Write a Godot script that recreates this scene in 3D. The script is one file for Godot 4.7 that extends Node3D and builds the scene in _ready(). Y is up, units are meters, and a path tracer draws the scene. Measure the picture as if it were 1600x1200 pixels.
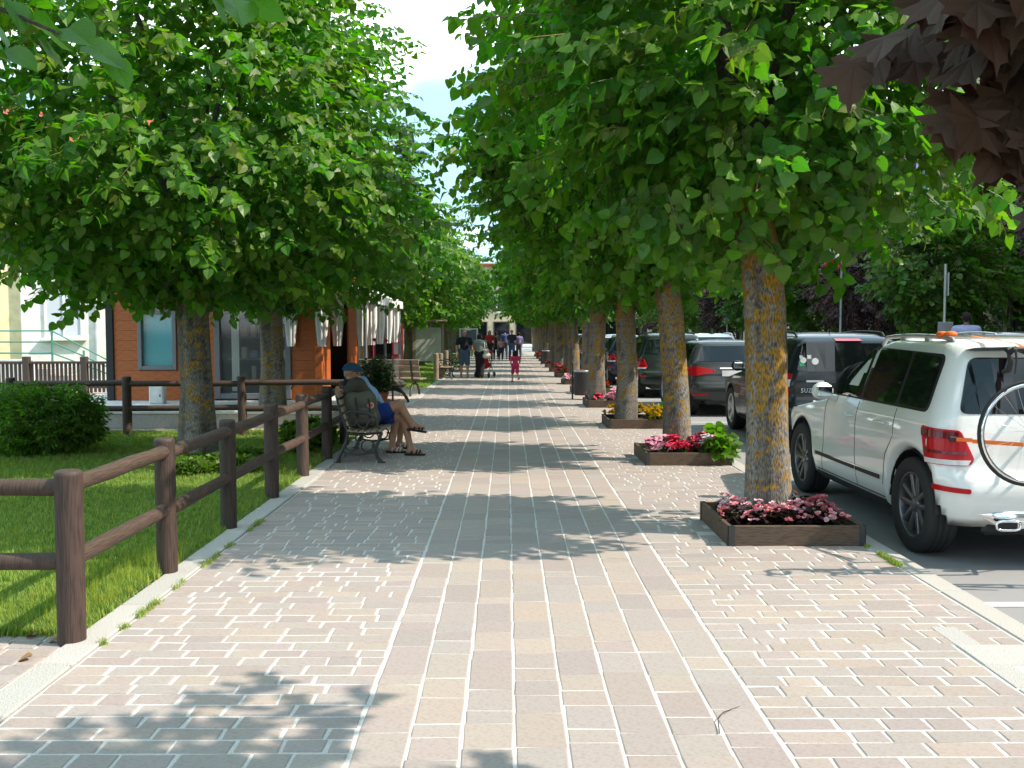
extends Node3D

var rng := RandomNumberGenerator.new()
var M := {}
var T := {}
var used := {}
var lime_sprays := []
var lime_leaf: ArrayMesh
var lime_leafs := []
var soft := FastNoiseLite.new()
var fine := FastNoiseLite.new()

# ---------------------------------------------------------------- mesh builder
class B:
	var v := PackedVector3Array()
	var n := PackedVector3Array()
	var c := PackedColorArray()
	var ix := PackedInt32Array()
	var col := Color.WHITE
	func vert(p: Vector3, nn: Vector3) -> int:
		v.append(p); n.append(nn); c.append(col)
		return v.size() - 1
	func tri(a: Vector3, b: Vector3, d: Vector3):
		var nn := (b - a).cross(d - a)
		if nn.length_squared() < 1e-16: return
		nn = nn.normalized()
		var i := v.size()
		vert(a, nn); vert(b, nn); vert(d, nn)
		ix.append(i); ix.append(i + 2); ix.append(i + 1)
	func quad(a: Vector3, b: Vector3, d: Vector3, e: Vector3):
		var nn := (d - a).cross(e - b)
		if nn.length_squared() < 1e-16: return
		nn = nn.normalized()
		var i := v.size()
		vert(a, nn); vert(b, nn); vert(d, nn); vert(e, nn)
		ix.append_array([i, i + 2, i + 1, i, i + 3, i + 2])
	# rows of points; outward = (along a row) x (from row to row) unless flip
	func grid(rows: Array, wrap := false, flip := false, cols: Array = []):
		var R := rows.size()
		var C: int = rows[0].size()
		var base := v.size()
		for i in R:
			var r0: PackedVector3Array = rows[maxi(i - 1, 0)]
			var r1: PackedVector3Array = rows[mini(i + 1, R - 1)]
			var rr: PackedVector3Array = rows[i]
			for j in C:
				var jl := (j - 1 + C) % C if wrap else maxi(j - 1, 0)
				var jr := (j + 1) % C if wrap else mini(j + 1, C - 1)
				var du := rr[jr] - rr[jl]
				var dv := r1[j] - r0[j]
				var nn := du.cross(dv)
				if nn.length_squared() < 1e-18:
					var q: PackedVector3Array = rows[clampi(i + (1 if i == 0 else -1), 0, R - 1)]
					nn = (q[jr] - q[jl]).cross(dv)
				nn = nn.normalized() if nn.length_squared() > 1e-20 else Vector3.UP
				if flip: nn = -nn
				if cols.size(): col = cols[i][j]
				vert(rr[j], nn)
		for i in R - 1:
			for j in (C if wrap else C - 1):
				var a := base + i * C + j
				var b := base + i * C + (j + 1) % C
				var d := b + C
				var e := a + C
				if flip: ix.append_array([a, b, d, a, d, e])
				else: ix.append_array([a, d, b, a, e, d])
	func tube(path: Array, radii: Array, sides := 8, caps := true):
		var rows := []
		var prev := Vector3.ZERO
		var m := path.size()
		for i in m:
			var t: Vector3 = (path[mini(i + 1, m - 1)] - path[maxi(i - 1, 0)])
			t = t.normalized() if t.length() > 1e-6 else Vector3.UP
			var u: Vector3
			if i == 0:
				u = t.cross(Vector3.UP if absf(t.y) < 0.9 else Vector3.RIGHT).normalized()
			else:
				u = prev - t * prev.dot(t)
				u = u.normalized() if u.length() > 1e-5 else t.cross(Vector3.RIGHT).normalized()
			prev = u
			var w := t.cross(u)
			var r: float = radii[i] if radii.size() > i else radii[radii.size() - 1]
			var row := PackedVector3Array()
			for j in sides:
				var a := TAU * j / sides
				row.append(path[i] + (u * cos(a) + w * sin(a)) * r)
			rows.append(row)
		grid(rows, true)
		if caps:
			for e in [0, m - 1]:
				var row: PackedVector3Array = rows[e]
				for j in range(1, sides - 1):
					if e == 0: tri(row[0], row[j + 1], row[j])
					else: tri(row[0], row[j], row[j + 1])
	func lathe(prof: Array, segs: int, xf := Transform3D.IDENTITY):
		var rows := []
		for p in prof:
			var row := PackedVector3Array()
			for j in segs:
				var a := -TAU * j / segs
				row.append(xf * Vector3(p.x * cos(a), p.y, p.x * sin(a)))
			rows.append(row)
		grid(rows, true)
	func ball(at: Vector3, r: Vector3, segs := 10, basis := Basis.IDENTITY):
		var prof := []
		var h := maxi(4, segs / 2)
		for i in h + 1:
			var a := -PI / 2 + PI * i / h
			prof.append(Vector2(maxf(cos(a), 0.002), sin(a)))
		lathe(prof, segs, Transform3D(basis * Basis.from_scale(r), at))
	# box with chamfered edges
	func box(at: Vector3, s: Vector3, ch := 0.0, bs := Basis.IDENTITY):
		var h := s * 0.5
		ch = minf(ch, minf(h.x, minf(h.y, h.z)) * 0.9)
		var ax := [Vector3(1, 0, 0), Vector3(0, 1, 0), Vector3(0, 0, 1)]
		for k in 3:
			for sg in [-1.0, 1.0]:
				var nn: Vector3 = ax[k] * sg
				var u: Vector3 = ax[(k + 1) % 3]
				var w: Vector3 = nn.cross(u)
				var hu: float = h[(k + 1) % 3] - ch
				var hw: float = h[(k + 2) % 3] - ch
				var o: Vector3 = nn * h[k]
				quad(at + bs * (o - u * hu - w * hw), at + bs * (o + u * hu - w * hw), at + bs * (o + u * hu + w * hw), at + bs * (o - u * hu + w * hw))
		if ch <= 0.0: return
		for k in 3:
			var a := (k + 1) % 3
			var b := (k + 2) % 3
			for sa in [-1.0, 1.0]:
				for sb in [-1.0, 1.0]:
					var l: Vector3 = ax[k] * (h[k] - ch)
					var p1: Vector3 = ax[a] * sa * h[a] + ax[b] * sb * (h[b] - ch)
					var p2: Vector3 = ax[a] * sa * (h[a] - ch) + ax[b] * sb * h[b]
					if sa * sb > 0: quad(at + bs * (p1 - l), at + bs * (p2 - l), at + bs * (p2 + l), at + bs * (p1 + l))
					else: quad(at + bs * (p1 + l), at + bs * (p2 + l), at + bs * (p2 - l), at + bs * (p1 - l))
		for sx in [-1.0, 1.0]:
			for sy in [-1.0, 1.0]:
				for sz in [-1.0, 1.0]:
					var px := at + bs * Vector3(sx * h.x, sy * (h.y - ch), sz * (h.z - ch))
					var py := at + bs * Vector3(sx * (h.x - ch), sy * h.y, sz * (h.z - ch))
					var pz := at + bs * Vector3(sx * (h.x - ch), sy * (h.y - ch), sz * h.z)
					if sx * sy * sz > 0: tri(px, py, pz)
					else: tri(px, pz, py)
	# flat polygon (2D points, xf maps x,y,0) with thickness along +z
	func plate(pts: PackedVector2Array, thick: float, xf: Transform3D):
		var ccw := pts.duplicate()
		if Geometry2D.is_polygon_clockwise(ccw): ccw.reverse()
		var t := Geometry2D.triangulate_polygon(ccw)
		for k in range(0, t.size(), 3):
			var a := ccw[t[k]]
			var b := ccw[t[k + 1]]
			var d := ccw[t[k + 2]]
			if (b - a).cross(d - a) < 0:
				var sw := b
				b = d
				d = sw
			tri(xf * Vector3(a.x, a.y, thick), xf * Vector3(b.x, b.y, thick), xf * Vector3(d.x, d.y, thick))
			if thick > 0.0: tri(xf * Vector3(a.x, a.y, 0), xf * Vector3(d.x, d.y, 0), xf * Vector3(b.x, b.y, 0))
		if thick > 0.0:
			for k in ccw.size():
				var a := ccw[k]
				var b := ccw[(k + 1) % ccw.size()]
				quad(xf * Vector3(a.x, a.y, 0), xf * Vector3(b.x, b.y, 0), xf * Vector3(b.x, b.y, thick), xf * Vector3(a.x, a.y, thick))
	func add(o: B, xf: Transform3D):
		var base := v.size()
		for i in o.v.size():
			v.append(xf * o.v[i])
			n.append((xf.basis * o.n[i]).normalized())
			c.append(o.c[i] * col)
		for i in o.ix: ix.append(base + i)
	func mesh(m: Material) -> ArrayMesh:
		var arr := []
		arr.resize(Mesh.ARRAY_MAX)
		arr[Mesh.ARRAY_VERTEX] = v
		arr[Mesh.ARRAY_NORMAL] = n
		arr[Mesh.ARRAY_COLOR] = c
		arr[Mesh.ARRAY_INDEX] = ix
		var am := ArrayMesh.new()
		am.add_surface_from_arrays(Mesh.PRIMITIVE_TRIANGLES, arr)
		am.surface_set_material(0, m)
		return am

# ---------------------------------------------------------------- nodes
func numbered(s: String) -> String:
	if not used.has(s):
		used[s] = 0
		return s
	used[s] += 1
	return "%s_%03d" % [s, used[s]]

func tag(o: Node, label: String, category: String, group := "", kind := ""):
	if label: o.set_meta("label", label)
	if category: o.set_meta("category", category)
	if group: o.set_meta("group", group)
	if kind: o.set_meta("kind", kind)

func thing(called: String, label: String, category: String, at := Vector3.ZERO, turn := 0.0, group := "") -> Node3D:
	var o := Node3D.new()
	o.name = numbered(called)
	add_child(o)
	o.position = at
	o.rotation.y = turn
	tag(o, label, category, group)
	return o

func mi(called: String, me: Mesh, parent: Node, xf := Transform3D.IDENTITY) -> MeshInstance3D:
	var o := MeshInstance3D.new()
	o.name = called
	o.mesh = me
	parent.add_child(o, true)
	o.transform = xf
	return o

func part(called: String, b: B, m: Material, parent: Node, label := "") -> MeshInstance3D:
	var o := mi(called, b.mesh(m), parent)
	if label: o.set_meta("label", label)
	return o

func single(called: String, b: B, m: Material, label: String, category: String, group := "", at := Vector3.ZERO, turn := 0.0) -> MeshInstance3D:
	var o := mi(numbered(called), b.mesh(m), self)
	o.position = at
	o.rotation.y = turn
	tag(o, label, category, group)
	return o

func structure(called: String, b: B, m: Material) -> MeshInstance3D:
	var o := mi(numbered(called), b.mesh(m), self)
	o.set_meta("kind", "structure")
	return o

func copy(o: Node3D, at: Vector3, turn: float, label := "") -> Node3D:
	var c: Node3D = o.duplicate()
	c.name = numbered(String(o.name).rstrip("0123456789").rstrip("_"))
	add_child(c)
	c.position = at
	c.rotation.y = turn
	if label: c.set_meta("label", label)
	return c

func many(called: String, me: Mesh, xfs: Array, cols: Array, parent: Node) -> MultiMeshInstance3D:
	var mm := MultiMesh.new()
	mm.transform_format = MultiMesh.TRANSFORM_3D
	mm.use_colors = cols.size() > 0
	mm.mesh = me
	mm.instance_count = xfs.size()
	for i in xfs.size():
		mm.set_instance_transform(i, xfs[i])
		if cols.size(): mm.set_instance_color(i, cols[i])
	var o := MultiMeshInstance3D.new()
	o.name = called
	o.multimesh = mm
	parent.add_child(o, true)
	o.set_meta("kind", "stuff")
	return o

func P(x: float, y: float, d: float) -> Vector3:
	return Vector3(x, y, -d)

func rr(a: float, b: float) -> float:
	return rng.randf_range(a, b)

func jit(c: Color, s: float) -> Color:
	var k := rr(1.0 - s, 1.0 + s)
	return Color(c.r * k * rr(1 - s * 0.3, 1 + s * 0.3), c.g * k, c.b * k * rr(1 - s * 0.3, 1 + s * 0.3))

func rect(x0: float, x1: float, y: float, d0: float, d1: float, nx := 1, nd := 1) -> B:
	var b := B.new()
	var rows := []
	for i in nd + 1:
		var row := PackedVector3Array()
		for j in nx + 1: row.append(P(lerpf(x0, x1, float(j) / nx), y, lerpf(d0, d1, float(i) / nd)))
		rows.append(row)
	b.grid(rows, false, false)
	return b

# ---------------------------------------------------------------- materials
func noise_tex(seed_: int, freq: float, lo: Color, hi: Color, type := FastNoiseLite.TYPE_SIMPLEX_SMOOTH, oct := 4, mids: Array = [], w := 512) -> NoiseTexture2D:
	var f := FastNoiseLite.new()
	f.seed = seed_
	f.frequency = freq
	f.noise_type = type
	f.fractal_octaves = oct
	var g := Gradient.new()
	g.set_color(0, lo)
	g.set_color(1, hi)
	for m in mids: g.add_point(m[0], m[1])
	var t := NoiseTexture2D.new()
	t.width = w
	t.height = w
	t.seamless = true
	t.noise = f
	t.color_ramp = g
	return t

func gray(v: float) -> Color:
	return Color(v, v, v)

func mat(called: String, col: Color, rough := 0.8, tex: Texture2D = null, scale := Vector3.ONE, bump := 0.0, btex: Texture2D = null) -> StandardMaterial3D:
	var m := StandardMaterial3D.new()
	m.albedo_color = col.linear_to_srgb()
	m.roughness = rough
	m.vertex_color_use_as_albedo = true
	if tex or btex:
		m.uv1_triplanar = true
		m.uv1_scale = scale
	if tex: m.albedo_texture = tex
	if bump > 0.0:
		m.heightmap_enabled = true
		m.heightmap_scale = bump
		m.heightmap_texture = btex if btex else tex
	M[called] = m
	return m

func make_materials():
	T.stone = noise_tex(1, 0.03, Color(0.90, 0.86, 0.82), Color(1.0, 1.0, 1.0), FastNoiseLite.TYPE_SIMPLEX_SMOOTH, 6, [[0.28, Color(0.95, 0.94, 0.93)], [0.5, gray(0.975)]])
	T.speck = noise_tex(2, 0.09, gray(0.55), gray(1.0), FastNoiseLite.TYPE_SIMPLEX, 4, [[0.4, gray(0.88)], [0.6, gray(0.97)]])
	T.wood = noise_tex(3, 0.012, gray(0.62), gray(1.0), FastNoiseLite.TYPE_SIMPLEX_SMOOTH, 5, [[0.45, gray(0.9)]])
	T.bark = noise_tex(4, 0.02, gray(0.35), gray(1.0), FastNoiseLite.TYPE_SIMPLEX, 5, [[0.5, gray(0.8)]])
	T.grain = noise_tex(8, 0.016, gray(0.5), gray(1.0), FastNoiseLite.TYPE_SIMPLEX, 5, [[0.40, gray(0.82)], [0.6, gray(0.94)]])
	T.asph = noise_tex(5, 0.2, gray(0.6), gray(1.0), FastNoiseLite.TYPE_SIMPLEX, 3, [[0.5, gray(0.85)]])
	T.patch = noise_tex(6, 0.008, gray(0.86), gray(1.0), FastNoiseLite.TYPE_SIMPLEX_SMOOTH, 6, [])
	T.cloth = noise_tex(7, 0.05, gray(0.8), gray(1.0), FastNoiseLite.TYPE_SIMPLEX_SMOOTH, 4, [])
	mat("stone", Color(0.97, 0.925, 0.925), 0.82, T.stone, Vector3.ONE * 2.3, 0.05, T.asph)
	mat("mortar", Color(0.62, 0.61, 0.59), 0.95, T.speck, Vector3.ONE * 2.7, 0.2)
	mat("kerb", Color(0.50, 0.485, 0.46), 0.88, T.speck, Vector3.ONE * 2.3, 0.2)
	mat("asphalt", Color(0.36, 0.36, 0.365), 0.92, T.asph, Vector3.ONE * 2.0, 0.3)
	mat("pave", Color(0.42, 0.36, 0.32), 0.9, T.stone, Vector3.ONE * 1.3, 0.1)
	mat("railwood", Color(0.085, 0.052, 0.038), 0.68, T.grain, Vector3(11, 11, 0.5), 0.4)
	mat("terrain", Color(0.10, 0.13, 0.06), 0.95, T.patch, Vector3.ONE * 0.2)
	mat("soil", Color(0.10, 0.075, 0.05), 0.98, T.speck, Vector3.ONE * 4.0, 1.0)
	mat("turf", Color(0.12, 0.20, 0.045), 0.95, T.patch, Vector3.ONE * 1.2)
	mat("paint", Color(0.72, 0.72, 0.70), 0.7, T.speck, Vector3.ONE * 3)
	mat("log", Color(0.080, 0.049, 0.037), 0.68, T.grain, Vector3(11, 0.5, 11), 0.4)
	mat("board", Color(0.125, 0.078, 0.05), 0.75, T.wood, Vector3(1.2, 9, 9), 0.3)
	mat("kioskwood", Color(0.52, 0.125, 0.018), 0.5, T.wood, Vector3(1.0, 8, 8), 0.04)
	mat("benchwood", Color(0.30, 0.235, 0.17), 0.8, T.wood, Vector3(8, 8, 1.0), 0.3)
	mat("darkwood", Color(0.06, 0.042, 0.032), 0.75, T.wood, Vector3(6, 1, 6))
	mat("bark", Color.WHITE, 0.95, T.bark, Vector3(7, 1.6, 7), 1.2)
	mat("limb", Color(0.10, 0.085, 0.065), 0.95, T.bark, Vector3(7, 2, 7), 0.5)
	mat("iron", Color(0.035, 0.036, 0.038), 0.5, T.speck, Vector3.ONE * 4)
	mat("greyframe", Color(0.16, 0.165, 0.18), 0.5)
	mat("black", Color(0.012, 0.012, 0.013), 0.6)
	mat("rubber", Color(0.022, 0.022, 0.023), 0.8, T.speck, Vector3.ONE * 6)
	mat("steel", Color(0.55, 0.55, 0.57), 0.25).metallic = 1.0
	mat("chrome", Color(0.85, 0.85, 0.86), 0.08).metallic = 1.0
	mat("darkrim", Color(0.16, 0.16, 0.17), 0.32).metallic = 0.8
	mat("satin", Color(0.55, 0.56, 0.57), 0.35).metallic = 0.7
	mat("white", Color(0.75, 0.75, 0.74), 0.7, T.patch, Vector3.ONE * 0.7)
	mat("plaster", Color(0.74, 0.67, 0.42), 0.9, T.patch, Vector3.ONE * 0.6)
	mat("whitewall", Color(0.76, 0.76, 0.74), 0.9, T.patch, Vector3.ONE * 0.5)
	mat("beige", Color(0.55, 0.45, 0.32), 0.9, T.patch, Vector3.ONE * 0.5)
	mat("concrete", Color(0.42, 0.40, 0.375), 0.9, T.stone, Vector3.ONE * 1.0)
	mat("roof", Color(0.33, 0.075, 0.04), 0.85, T.patch, Vector3.ONE * 2)
	mat("terracotta", Color(0.36, 0.105, 0.05), 0.85, T.patch, Vector3.ONE * 4)
	mat("teal", Color(0.01, 0.30, 0.34), 0.5)
	mat("railgreen", Color(0.06, 0.22, 0.16), 0.5)
	mat("tint", Color.WHITE, 0.75)
	mat("gloss", Color.WHITE, 0.35)
	mat("cloth", Color.WHITE, 0.95, T.cloth, Vector3.ONE * 8, 0.1)
	mat("skin", Color.WHITE, 0.55)
	var dg := mat("glass_dark", Color(0.006, 0.007, 0.009), 0.04)
	dg.metallic_specular = 0.5
	var pg := mat("pane", Color(0.75, 0.8, 0.82), 0.03)
	pg.transparency = BaseMaterial3D.TRANSPARENCY_ALPHA
	pg.albedo_color.a = 0.05
	pg.metallic_specular = 0.35
	for nm in [["leaf", 0.42, Color(0.88, 1.1, 0.36)], ["leaf_purple", 0.72, Color(0.6, 0.25, 0.15)], ["petal", 0.6, Color(0.4, 0.35, 0.35)], ["grass", 0.6, Color(0.9, 0.95, 0.35)], ["needle", 0.6, Color(0.2, 0.3, 0.2)]]:
		var m := mat(nm[0], Color.WHITE, nm[1])
		m.backlight_enabled = true
		m.backlight = nm[2]
		m.albedo_texture = T.cloth
		m.uv1_triplanar = true
		m.uv1_scale = Vector3.ONE * 5.0
	T.lens = Color(1, 1, 1)
	var rd := mat("redlens", Color(0.42, 0.008, 0.012), 0.15)
	rd.metallic_specular = 0.35
	mat("darklens", Color(0.14, 0.004, 0.008), 0.12)
	mat("whitelens", Color(0.6, 0.58, 0.58), 0.1)

func paint_mat(called: String, c: Color, metal := 0.0) -> StandardMaterial3D:
	var m := mat(called, c, 0.32)
	m.metallic = metal
	m.clearcoat_enabled = true
	m.clearcoat = 1.0 if c.g > 0.3 else 0.45
	m.metallic_specular = 0.5 if c.g > 0.3 else 0.35
	m.clearcoat_roughness = 0.03
	return m

# ---------------------------------------------------------------- leaves and trees
const LIME := [Vector2(0, 0), Vector2(0.2, -0.07), Vector2(0.42, 0.04), Vector2(0.5, 0.25), Vector2(0.44, 0.5), Vector2(0.25, 0.78), Vector2(0.06, 0.95), Vector2(0, 1.05)]
const MAPLE := [Vector2(0, 0), Vector2(0.3, -0.12), Vector2(0.55, -0.02), Vector2(0.42, 0.12), Vector2(0.86, 0.3), Vector2(0.62, 0.42), Vector2(0.72, 0.66), Vector2(0.34, 0.56), Vector2(0.28, 0.72), Vector2(0.22, 0.92), Vector2(0.07, 0.98), Vector2(0, 1.2)]

# leaf with its base at the origin, tip along +z, upper face +y; folded on the midrib, tip drooping
func add_leaf(b: B, outline: Array, s: float, fold: float, droop: float, xf: Transform3D):
	var big := outline.size() > 10
	for side in [-1.0, 1.0]:
		var pts := []
		for i in outline.size():
			var p: Vector2 = outline[i]
			var z: float = p.y * s
			var x: float = p.x * s * side
			var y: float = absf(x) * fold - droop * s * p.y * p.y + (0.05 * s * sin(p.y * 9.0 + side) if p.x > 0.3 else 0.0)
			if big and i in [3, 5, 7, 8]: y -= 0.07 * s
			pts.append(xf * Vector3(x, y, z))
		var hub: Vector3 = xf * Vector3(0, -droop * s * 0.16 - 0.01 * s, 0.4 * s)
		if big: hub = xf * Vector3(0, 0.0, 0.12 * s)
		var nn := Vector3.ZERO
		for k in pts.size() - 1: nn += (pts[k + 1] - hub).cross(pts[k] - hub) * side
		nn = nn.normalized()
		for k in pts.size() - 1:
			var i := b.v.size()
			if side > 0: b.tri(hub, pts[k + 1], pts[k])
			else: b.tri(hub, pts[k], pts[k + 1])
			for m in range(i, b.v.size()): b.n[m] = (b.n[m] * (0.8 if big else 0.35) + nn).normalized()

func spray_mesh(outline: Array, leaf: float, count: int, length: float, m: Material, lo: Color, hi: Color) -> ArrayMesh:
	var b := B.new()
	b.col = Color(0.5, 0.4, 0.3)
	b.tube([Vector3.ZERO, Vector3(0, 0.01, length * 0.6), Vector3(0, -0.03, length)], [0.005, 0.003, 0.002], 3, false)
	for i in count:
		var t := (i + 0.6) / count
		var side := -1.0 if i % 2 else 1.0
		if i == count - 1: side = 0.0
		var yaw := side * rr(0.5, 1.5) + rr(-0.4, 0.4)
		var bs := Basis(Vector3.UP, yaw) * Basis(Vector3.RIGHT, rr(-0.2, 0.95)) * Basis(Vector3.BACK, rr(-0.8, 0.8))
		b.col = lo.lerp(hi, rng.randf())
		add_leaf(b, outline, leaf * rr(0.55, 1.1), rr(0.0, 0.5), rr(-0.1, 0.4), Transform3D(bs, Vector3(side * 0.02, rr(-0.02, 0.02), t * length)))
	return b.mesh(m)

func make_leaf_meshes():
	for k in 3:
		lime_sprays.append(spray_mesh(LIME, 0.105, 9, 0.42, M.leaf, Color(0.10, 0.245, 0.03), Color(0.215, 0.425, 0.055)))
	var b := B.new()
	b.col = Color(0.13, 0.31, 0.045)
	add_leaf(b, LIME, 0.11, 0.16, 0.18, Transform3D.IDENTITY)
	lime_leaf = b.mesh(M.leaf)
	for k in 5:
		b = B.new()
		b.col = Color(0.095, 0.235, 0.03).lerp(Color(0.21, 0.405, 0.05), rng.randf())
		add_leaf(b, LIME, 0.10, rr(0.02, 0.35), rr(0.05, 0.35), Transform3D.IDENTITY)
		lime_leafs.append(b.mesh(M.leaf))

# shape: R radius, up / down half heights, hc centre height above ground
func crown_point(sh: Dictionary, dir: Vector3, f: float, seed_: float) -> Vector3:
	var y: float = dir.y * (sh.up if dir.y > 0 else sh.down)
	var k: float = 1.0 + 0.46 * soft.get_noise_3d(dir.x * 90 + seed_, dir.y * 90, dir.z * 90 + seed_) + 0.36 * soft.get_noise_3d(dir.x * 260, dir.y * 260 + seed_, dir.z * 260)
	k *= f
	var flat := Vector2(dir.x, dir.z)
	var wide: float = sh.R
	if dir.y < 0: wide *= 1.0 - 0.12 * dir.y * dir.y
	return Vector3(flat.x * wide * k, y * lerpf(1.0, k, 0.7), flat.y * wide * k * sh.get("along", 1.0))

func rand_dir() -> Vector3:
	var y := rr(-1, 1)
	var a := rr(0, TAU)
	var r := sqrt(1 - y * y)
	return Vector3(r * cos(a), y, r * sin(a))

func leaf_frame(outw: Vector3, droop: float) -> Basis:
	var axis := (Vector3(outw.x, outw.y * 0.5, outw.z) + Vector3(rr(-0.5, 0.5), rr(-0.25, 0.25) - droop, rr(-0.5, 0.5))).normalized()
	var up := (Vector3.UP * 0.8 + outw * 0.45 + Vector3(rr(-0.7, 0.7), rr(-0.3, 0.3), rr(-0.7, 0.7)))
	up = (up - axis * up.dot(axis)).normalized()
	return Basis(up.cross(axis), up, axis)

func trunk_mesh(path: Array, radii: Array, sides: int, rings: int, lichen: float, seed_: float) -> B:
	var b := B.new()
	var rows := []
	var cols := []
	var cv := Curve3D.new()
	for p in path: cv.add_point(p)
	var L := cv.get_baked_length()
	for i in rings + 1:
		var t := float(i) / rings
		var c := cv.sample_baked(t * L, true)
		var k := t * (radii.size() - 1)
		var r: float = lerpf(radii[int(k)], radii[mini(int(k) + 1, radii.size() - 1)], k - int(k))
		var row := PackedVector3Array()
		var rc := []
		for j in sides:
			var a := TAU * j / sides
			var q := Vector3(cos(a), 0, -sin(a))
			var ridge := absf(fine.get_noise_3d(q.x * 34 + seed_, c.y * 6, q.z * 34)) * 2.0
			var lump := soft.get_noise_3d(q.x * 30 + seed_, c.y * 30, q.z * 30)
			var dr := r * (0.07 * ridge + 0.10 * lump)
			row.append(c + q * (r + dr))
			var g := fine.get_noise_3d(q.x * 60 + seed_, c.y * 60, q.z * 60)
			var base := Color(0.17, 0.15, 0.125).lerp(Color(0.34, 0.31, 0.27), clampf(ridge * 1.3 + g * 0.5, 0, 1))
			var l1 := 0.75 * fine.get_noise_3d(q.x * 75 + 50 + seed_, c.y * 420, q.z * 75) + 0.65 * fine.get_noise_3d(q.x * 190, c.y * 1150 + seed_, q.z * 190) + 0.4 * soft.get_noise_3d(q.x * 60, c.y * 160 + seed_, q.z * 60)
			var amount := lichen * smoothstep(0.25, 1.3, c.y - path[0].y)
			if l1 > 0.33 - 0.38 * amount and amount > 0.02:
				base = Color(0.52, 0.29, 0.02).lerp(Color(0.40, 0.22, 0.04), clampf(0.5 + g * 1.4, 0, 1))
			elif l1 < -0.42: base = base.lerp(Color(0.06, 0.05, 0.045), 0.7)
			rc.append(base)
		rows.append(row)
		cols.append(rc)
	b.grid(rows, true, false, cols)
	return b

func tree(called: String, label: String, category: String, at: Vector3, o: Dictionary, group := "") -> Node3D:
	var t := thing(called, label, category, at, 0.0, group)
	rng.seed = int(o.seed)
	var sd := float(o.seed) * 17.3
	var path: Array = o.path
	var top: Vector3 = path[path.size() - 1]
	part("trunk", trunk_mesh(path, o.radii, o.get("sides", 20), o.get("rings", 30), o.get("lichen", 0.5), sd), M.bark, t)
	var centre: Vector3 = Vector3(top.x, o.hc, top.z) + o.get("shift", Vector3.ZERO)
	for k in o.get("limbs", 6):
		var d := Vector3(cos(TAU * k / 6.0 + sd), rr(0.25, 1.0), sin(TAU * k / 6.0 + sd)).normalized()
		var e := centre + crown_point(o, d, rr(0.6, 0.8), sd)
		var s := top - Vector3(0, rr(0.0, 0.25), 0)
		var br := B.new()
		br.tube([s, s.lerp(e, 0.35) + Vector3(rr(-0.1, 0.1), 0.25, rr(-0.1, 0.1)), s.lerp(e, 0.7) + Vector3(rr(-0.1, 0.1), 0.15, rr(-0.1, 0.1)), e], [o.radii[o.radii.size() - 1] * 0.55, 0.045, 0.028, 0.012], 6)
		part("branch", br, M.limb, t)
	var xfs := []
	var cols := []
	var n: int = o.n
	var ls: float = o.get("scale", 1.0)
	var tone: Color = o.get("tone", Color.WHITE)
	for i in n:
		var d := rand_dir()
		if d.y < -0.2 and rng.randf() < 0.25: continue
		var f := rr(0.82, 1.0) if i < n * 0.72 else rr(0.45, 0.82)
		if rng.randf() < 0.12: f = rr(1.0, 1.17)
		var p := centre + crown_point(o, d, f, sd)
		if p.y < o.get("floor", 1.95) + 0.25 * soft.get_noise_2d(p.x * 60 + sd, p.z * 60): continue
		var bs := leaf_frame(d, o.get("droop", 0.25))
		p -= bs.z * 0.25 * ls
		xfs.append(Transform3D(bs.scaled(Vector3.ONE * ls * rr(0.7, 1.25)), p))
		cols.append(Color(tone.r * rr(0.75, 1.4), tone.g * rr(0.85, 1.2), tone.b * rr(0.8, 1.2)))
	var cr := many("crown", o.get("mesh", lime_sprays[int(o.seed) % 3]), xfs, cols, t)
	var near: int = o.get("leaves", 0)
	# single leaves of the side that hangs towards the path, as parts of their own
	var eye := (Vector3(0, 1.6, 0) - at - centre).normalized()
	var made := 0
	var tries := 0
	while made < near and tries < 20000:
		tries += 1
		var d := rand_dir()
		if d.dot(eye) < 0.15: continue
		var p := centre + crown_point(o, d, rr(0.97, 1.07), sd)
		if p.y < o.get("floor", 1.95): continue
		var bs := leaf_frame(d, 0.35).scaled(Vector3.ONE * rr(0.85, 1.25) * o.get("leaf_scale", 1.0))
		mi("leaf", lime_leafs[rng.randi() % 5], t, Transform3D(bs, p))
		made += 1
	return t

func bush(called: String, label: String, category: String, at: Vector3, r: Vector3, n: int, me: Mesh, tone: Color, ls: float, seed_: int, group := "") -> Node3D:
	var t := thing(called, label, category, at, 0.0, group)
	rng.seed = seed_
	var st := B.new()
	for k in 7:
		var a := TAU * k / 7.0
		st.tube([Vector3(cos(a) * r.x * 0.12, 0, sin(a) * r.z * 0.12), Vector3(cos(a) * r.x * 0.45, r.y * 0.6, sin(a) * r.z * 0.45), Vector3(cos(a) * r.x * 0.75, r.y * 1.3, sin(a) * r.z * 0.75)], [0.02, 0.013, 0.006], 5)
	var stem := part("stem", st, M.limb, t)
	var xfs := []
	var cols := []
	for i in n:
		var d := rand_dir()
		var f := rr(0.8, 1.02) if i < n * 0.7 else rr(0.4, 0.8)
		f *= 1.0 + 0.25 * soft.get_noise_3d(d.x * 120 + seed_, d.y * 120, d.z * 120)
		var p := Vector3(d.x * r.x * f, r.y + d.y * r.y * f, d.z * r.z * f)
		if p.y < 0.03: continue
		var bs := leaf_frame((d + Vector3(0, 0.5, 0)).normalized(), 0.0)
		xfs.append(Transform3D(bs.scaled(Vector3.ONE * ls * rr(0.8, 1.2)), p - bs.z * 0.15 * ls))
		cols.append(jit(tone, 0.25))
	many("foliage", me, xfs, cols, t)
	return t

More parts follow.
